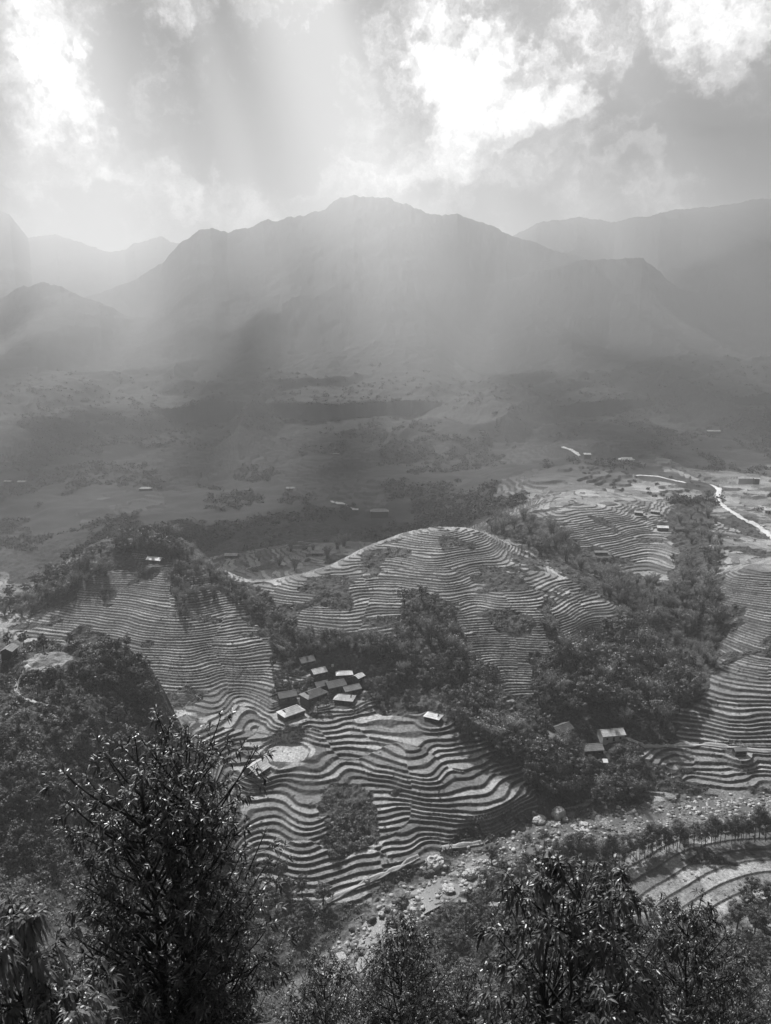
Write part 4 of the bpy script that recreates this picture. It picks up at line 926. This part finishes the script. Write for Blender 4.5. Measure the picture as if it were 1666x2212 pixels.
# forest of the steep near slope
SKY_ = [(-100,1880),(0,1930),(200,1985),(330,2000),(450,2085),(560,2140),(620,2110),(700,2085),(800,2050),(900,2000),(1000,1975),(1100,1960),(1250,1975),(1350,1990),(1450,1965),(1560,1900),(1666,1860),(1800,1840)]
got = []; n_ = 0
for _ in range(9000):
    if n_ >= 165: break
    d = rnd.uniform(34, 185); px = rnd.uniform(-60, 1730); x = (px-W0/2)/FY*d*1.3; z_ = gz(x, d); H = rnd.uniform(6.5, 11.5)
    tp = proj(np.array(x), np.array(d), np.array(z_+H)); lim = float(np.interp(tp[0], [s[0] for s in SKY_], [s[1] for s in SKY_]))
    if not (-80 < tp[0] < 1740) or tp[1] < lim+rnd.uniform(0, 25) or tp[1] > 2290: continue
    if any((x-g[0])**2+(d-g[1])**2 < 13 for g in got): continue
    got.append((x, d)); n_ += 1; left_ = tp[0] < 560; mid_ = tp[0] < 1050
    wh_ = 'below the big twin stemmed tree' if left_ else 'along the bottom centre' if mid_ else 'in the bottom right forest'
    ad = 'near' if d < 70 else 'farther'
    plant('leafy_tree', x, d, z_-.3, H, f'{ad} {"tall" if H > 9 else "small"} dense leafy tree {wh_}', 'tree', f'dense leafy trees {wh_}')
print('slope forest', n_)
# ------------------------------------------------------------------ sky, sun, haze
EXPO = .85
SUN_EL, SUN_AZ = R(50), R(-24)      # azimuth from straight ahead, negative = left
w = bpy.data.worlds.new('World'); S.world = w; w.use_nodes = True; nt = w.node_tree
for n_ in list(nt.nodes): nt.nodes.remove(n_)
out = nt.nodes.new('ShaderNodeOutputWorld'); bg = nt.nodes.new('ShaderNodeBackground'); nt.links.new(bg.outputs[0], out.inputs[0])
sky = nt.nodes.new('ShaderNodeTexSky'); sky.sky_type = 'NISHITA'; sky.sun_disc = False; sky.sun_elevation = SUN_EL; sky.sun_rotation = SUN_AZ
bw = nt.nodes.new('ShaderNodeRGBToBW'); nt.links.new(sky.outputs[0], bw.inputs[0])
tc = nt.nodes.new('ShaderNodeTexCoord').outputs['Generated']
def mapv(vec, sc, loc=(0, 0, 0)):
    m_ = nt.nodes.new('ShaderNodeMapping'); m_.inputs['Scale'].default_value = sc; m_.inputs['Location'].default_value = loc; nt.links.new(vec, m_.inputs[0]); return m_.outputs[0]
# warp the view direction so clouds billow
wn = nt.nodes.new('ShaderNodeTexNoise'); wn.inputs['Scale'].default_value = 6; wn.inputs['Detail'].default_value = 6; wn.inputs['Roughness'].default_value = .66; nt.links.new(tc, wn.inputs['Vector'])
sb = nt.nodes.new('ShaderNodeVectorMath'); sb.operation = 'SUBTRACT'; nt.links.new(wn.outputs['Color'], sb.inputs[0]); sb.inputs[1].default_value = (.5, .5, .5)
scl = nt.nodes.new('ShaderNodeVectorMath'); scl.operation = 'SCALE'; nt.links.new(sb.outputs[0], scl.inputs[0]); scl.inputs['Scale'].default_value = .34
ad = nt.nodes.new('ShaderNodeVectorMath'); ad.operation = 'ADD'; nt.links.new(tc, ad.inputs[0]); nt.links.new(scl.outputs[0], ad.inputs[1])
wd = ad.outputs[0]
BLOBS = [ # sky spots: px, py, radius, brightness change
 (120,300,130,.30),(60,200,110,.30),(300,400,110,.36),(430,450,90,.38),(110,90,60,.40),(180,200,50,.25),(560,400,80,.22),(20,420,70,.15),(360,20,60,.30),(230,430,60,-.20),(330,470,50,-.14),
 (1000,150,80,.48),(1020,250,100,.50),(1190,180,70,.45),(900,320,90,.42),(1130,330,70,.25),(1620,15,100,.60),(1640,180,70,.30),(1570,210,50,.20),(1300,210,100,.24),(1230,60,60,.2),(830,190,70,.14),(700,190,80,.10),(240,60,60,-.05),
 (240,130,90,-.15),(420,230,100,-.15),(640,110,140,-.12),(650,330,110,-.18),(820,260,90,-.18),(900,110,90,-.16),(1130,70,90,-.30),(1010,20,70,-.2),(1450,300,130,-.20),(1420,100,90,-.12),(1580,350,120,-.18),(100,470,110,-.22),(280,520,100,-.18),
 (1090,440,60,.22),(950,420,80,.06),(1380,430,80,.08)]
acc = None
for px, py, rr, a in BLOBS:
    ux, uz = ray(px, py); L = math.sqrt(1+ux*ux+uz*uz)
    dn = nt.nodes.new('ShaderNodeVectorMath'); dn.operation = 'DISTANCE'; nt.links.new(wd, dn.inputs[0]); dn.inputs[1].default_value = (ux/L, 1/L, uz/L)
    q = rr/FY*1.15
    g = ramp(nt, dn.outputs['Value'], ((0, 1), (q*1.5, 0))); 
    g = math_(nt, 'MULTIPLY', math_(nt, 'MULTIPLY', g, g), math_(nt, 'SUBTRACT', 3.0, math_(nt, 'MULTIPLY', g, 2.0)))
    acc = math_(nt, 'MULTIPLY_ADD', g, a, acc if acc is not None else 0.0)
nb = noise(nt, 4.5, 9, .60, mapv(wd, (1, 1, 1.5)), .1)
nc = noise(nt, 14, 10, .62, mapv(wd, (1, 1, 1.3), (4, 2, 1)), .1)
cl = math_(nt, 'ADD', math_(nt, 'MULTIPLY_ADD', math_(nt, 'SUBTRACT', nb, .5), 2.3, acc), math_(nt, 'MULTIPLY', math_(nt, 'SUBTRACT', nc, .5), 1.9))
cl = math_(nt, 'ADD', math_(nt, 'MULTIPLY', cl, 1.45), .22)     # display brightness of the clouds
cl = math_(nt, 'MINIMUM', math_(nt, 'MAXIMUM', cl, .02), 1.35)
lin = math_(nt, 'MULTIPLY', math_(nt, 'POWER', cl, 1.7), 2**-EXPO)
# clouds are brightest toward the sun, duller behind the viewer
dt = nt.nodes.new('ShaderNodeVectorMath'); dt.operation = 'DOT_PRODUCT'; nt.links.new(tc, dt.inputs[0]); dt.inputs[1].default_value = (0, 1, 0)
front = ramp(nt, dt.outputs['Value'], ((.3, .09), (.78, 1.0)))
lin = math_(nt, 'MULTIPLY', lin, front)
sk = math_(nt, 'MULTIPLY', bw.outputs[0], .08)
# a few holes of clear sky
hn = noise(nt, 9, 8, .6, mapv(wd, (1, 1, 1), (1, 7, 3)))
hacc = None
for px, py, rr in ((8,40,50),(60,150,45),(140,240,60),(370,350,45),(200,290,40)):
    ux, uz = ray(px, py); L = math.sqrt(1+ux*ux+uz*uz)
    dn = nt.nodes.new('ShaderNodeVectorMath'); dn.operation = 'DISTANCE'; nt.links.new(wd, dn.inputs[0]); dn.inputs[1].default_value = (ux/L, 1/L, uz/L)
    g = ramp(nt, dn.outputs['Value'], ((0, 1), (rr/FY*1.3, 0))); hacc = g if hacc is None else math_(nt, 'MAXIMUM', hacc, g)
hole = ramp(nt, math_(nt, 'MULTIPLY', hacc, hn), ((.22, 0), (.42, 1)))
sk = math_(nt, 'MINIMUM', sk, .10)
tot = mixf(nt, hole, lin, sk)
grey(nt, tot, bg.inputs[0]); bg.inputs[1].default_value = 1.0

sl = bpy.data.lights.new('sun', 'SUN'); sun = bpy.data.objects.new('sun', sl); COL.objects.link(sun)
sl.energy = 5.0; sl.angle = R(2.4); sl.color = (1, 1, 1)
sun.rotation_euler = (R(90)-SUN_EL, 0, 0)
from mathutils import Vector, Matrix
sd = Vector((math.sin(SUN_AZ)*math.cos(SUN_EL), math.cos(SUN_AZ)*math.cos(SUN_EL), math.sin(SUN_EL)))
sun.rotation_euler = sd.to_track_quat('Z', 'Y').to_euler()

def boxmesh(name, x0, x1, y0, y1, z0, z1):
    v = [(x, y, z) for z in (z0, z1) for y in (y0, y1) for x in (x0, x1)]
    me = bpy.data.meshes.new(name); me.from_pydata(v, [], [(0,2,3,1),(4,5,7,6),(0,1,5,4),(2,6,7,3),(0,4,6,2),(1,3,7,5)]); me.update()
    o = bpy.data.objects.new(name, me); COL.objects.link(o); return o
if 1:
    hz = boxmesh('haze', -8200, 8200, -120, 9300, float(ZZ.min())-1.5, max(float(ZZ.max()), 60)+8)
    hz['kind'] = 'stuff'; hz['label'] = 'pale haze filling the valley in front of the mountains'; hz['category'] = 'haze'
    m = bpy.data.materials.new('haze'); m.use_nodes = True; nt = m.node_tree
    for n_ in list(nt.nodes): nt.nodes.remove(n_)
    out = nt.nodes.new('ShaderNodeOutputMaterial'); pv = nt.nodes.new('ShaderNodeVolumePrincipled'); nt.links.new(pv.outputs[0], out.inputs['Volume'])
    pv.inputs['Color'].default_value = (.93, .93, .93, 1); pv.inputs['Density'].default_value = .00030; pv.inputs['Anisotropy'].default_value = .40
    m.cycles.homogeneous_volume = True
    hz.data.materials.append(m)

# unseen clouds added and stretched overhead to shade the valley, haze and sky
def shade_cloud(name, gx_, gy_, rx, ry, seed, label):
    zc = 2600; k = (zc+150)/math.tan(SUN_EL); cx_ = gx_+math.sin(SUN_AZ)*k; cy_ = gy_+math.cos(SUN_AZ)*k
    bm = bmesh.new(); bmesh.ops.create_icosphere(bm, subdivisions=5, radius=1)
    for v in bm.verts:
        c = v.co.copy(); n_ = 1+.22*noise_.fractal(c*1.6+Vector((seed*9, 3, 1)), 1.0, 2.1, 5)+.08*noise_.noise(c*7+Vector((seed, 0, 0)))
        v.co = Vector((c.x*rx*n_, c.y*ry*n_, max(c.z, -.35)*170*n_))
    me = bpy.data.meshes.new(name); bm.to_mesh(me); bm.free(); me.polygons.foreach_set('use_smooth', [True]*len(me.polygons))
    o = bpy.data.objects.new(name, me); o.location = (cx_, cy_, zc); COL.objects.link(o); me.materials.append(CLM)
    o['kind'] = 'structure'; o['label'] = label; o['category'] = 'shade_cloud'
import bmesh
from mathutils import noise as noise_
CLM, nt, b, out = mat('shade_cloud'); b.inputs['Base Color'].default_value = (.85, .85, .85, 1); b.inputs['Roughness'].default_value = 1; b.inputs['Specular IOR Level'].default_value = 0
SHADE_CLOUDS = [(-110,640,190,95,4),(-830,1350,75,480,12),(-520,1150,55,380,13),(-290,1500,75,480,14),(-60,1100,50,330,15),(330,1300,70,480,17),(640,1500,100,520,18),(-1150,2100,130,400,1),(2000,2500,900,620,7),(1500,1700,420,260,8)]
for q in SHADE_CLOUDS: shade_cloud('shade_cloud', *q, 'added cloudlike mass, unseen overhead, shading the valley and haze')

C = S.cycles
C.use_denoising = True; C.denoiser = 'OPENIMAGEDENOISE'
C.max_bounces = 4; C.diffuse_bounces = 2; C.glossy_bounces = 2; C.transmission_bounces = 2; C.volume_bounces = 0; C.transparent_max_bounces = 8
C.caustics_reflective = False; C.caustics_refractive = False; C.sample_clamp_indirect = 4
C.use_adaptive_sampling = True; C.adaptive_threshold = .015
S.view_settings.view_transform = 'Standard'; S.view_settings.look = 'None'; S.view_settings.exposure = EXPO; S.view_settings.gamma = 1
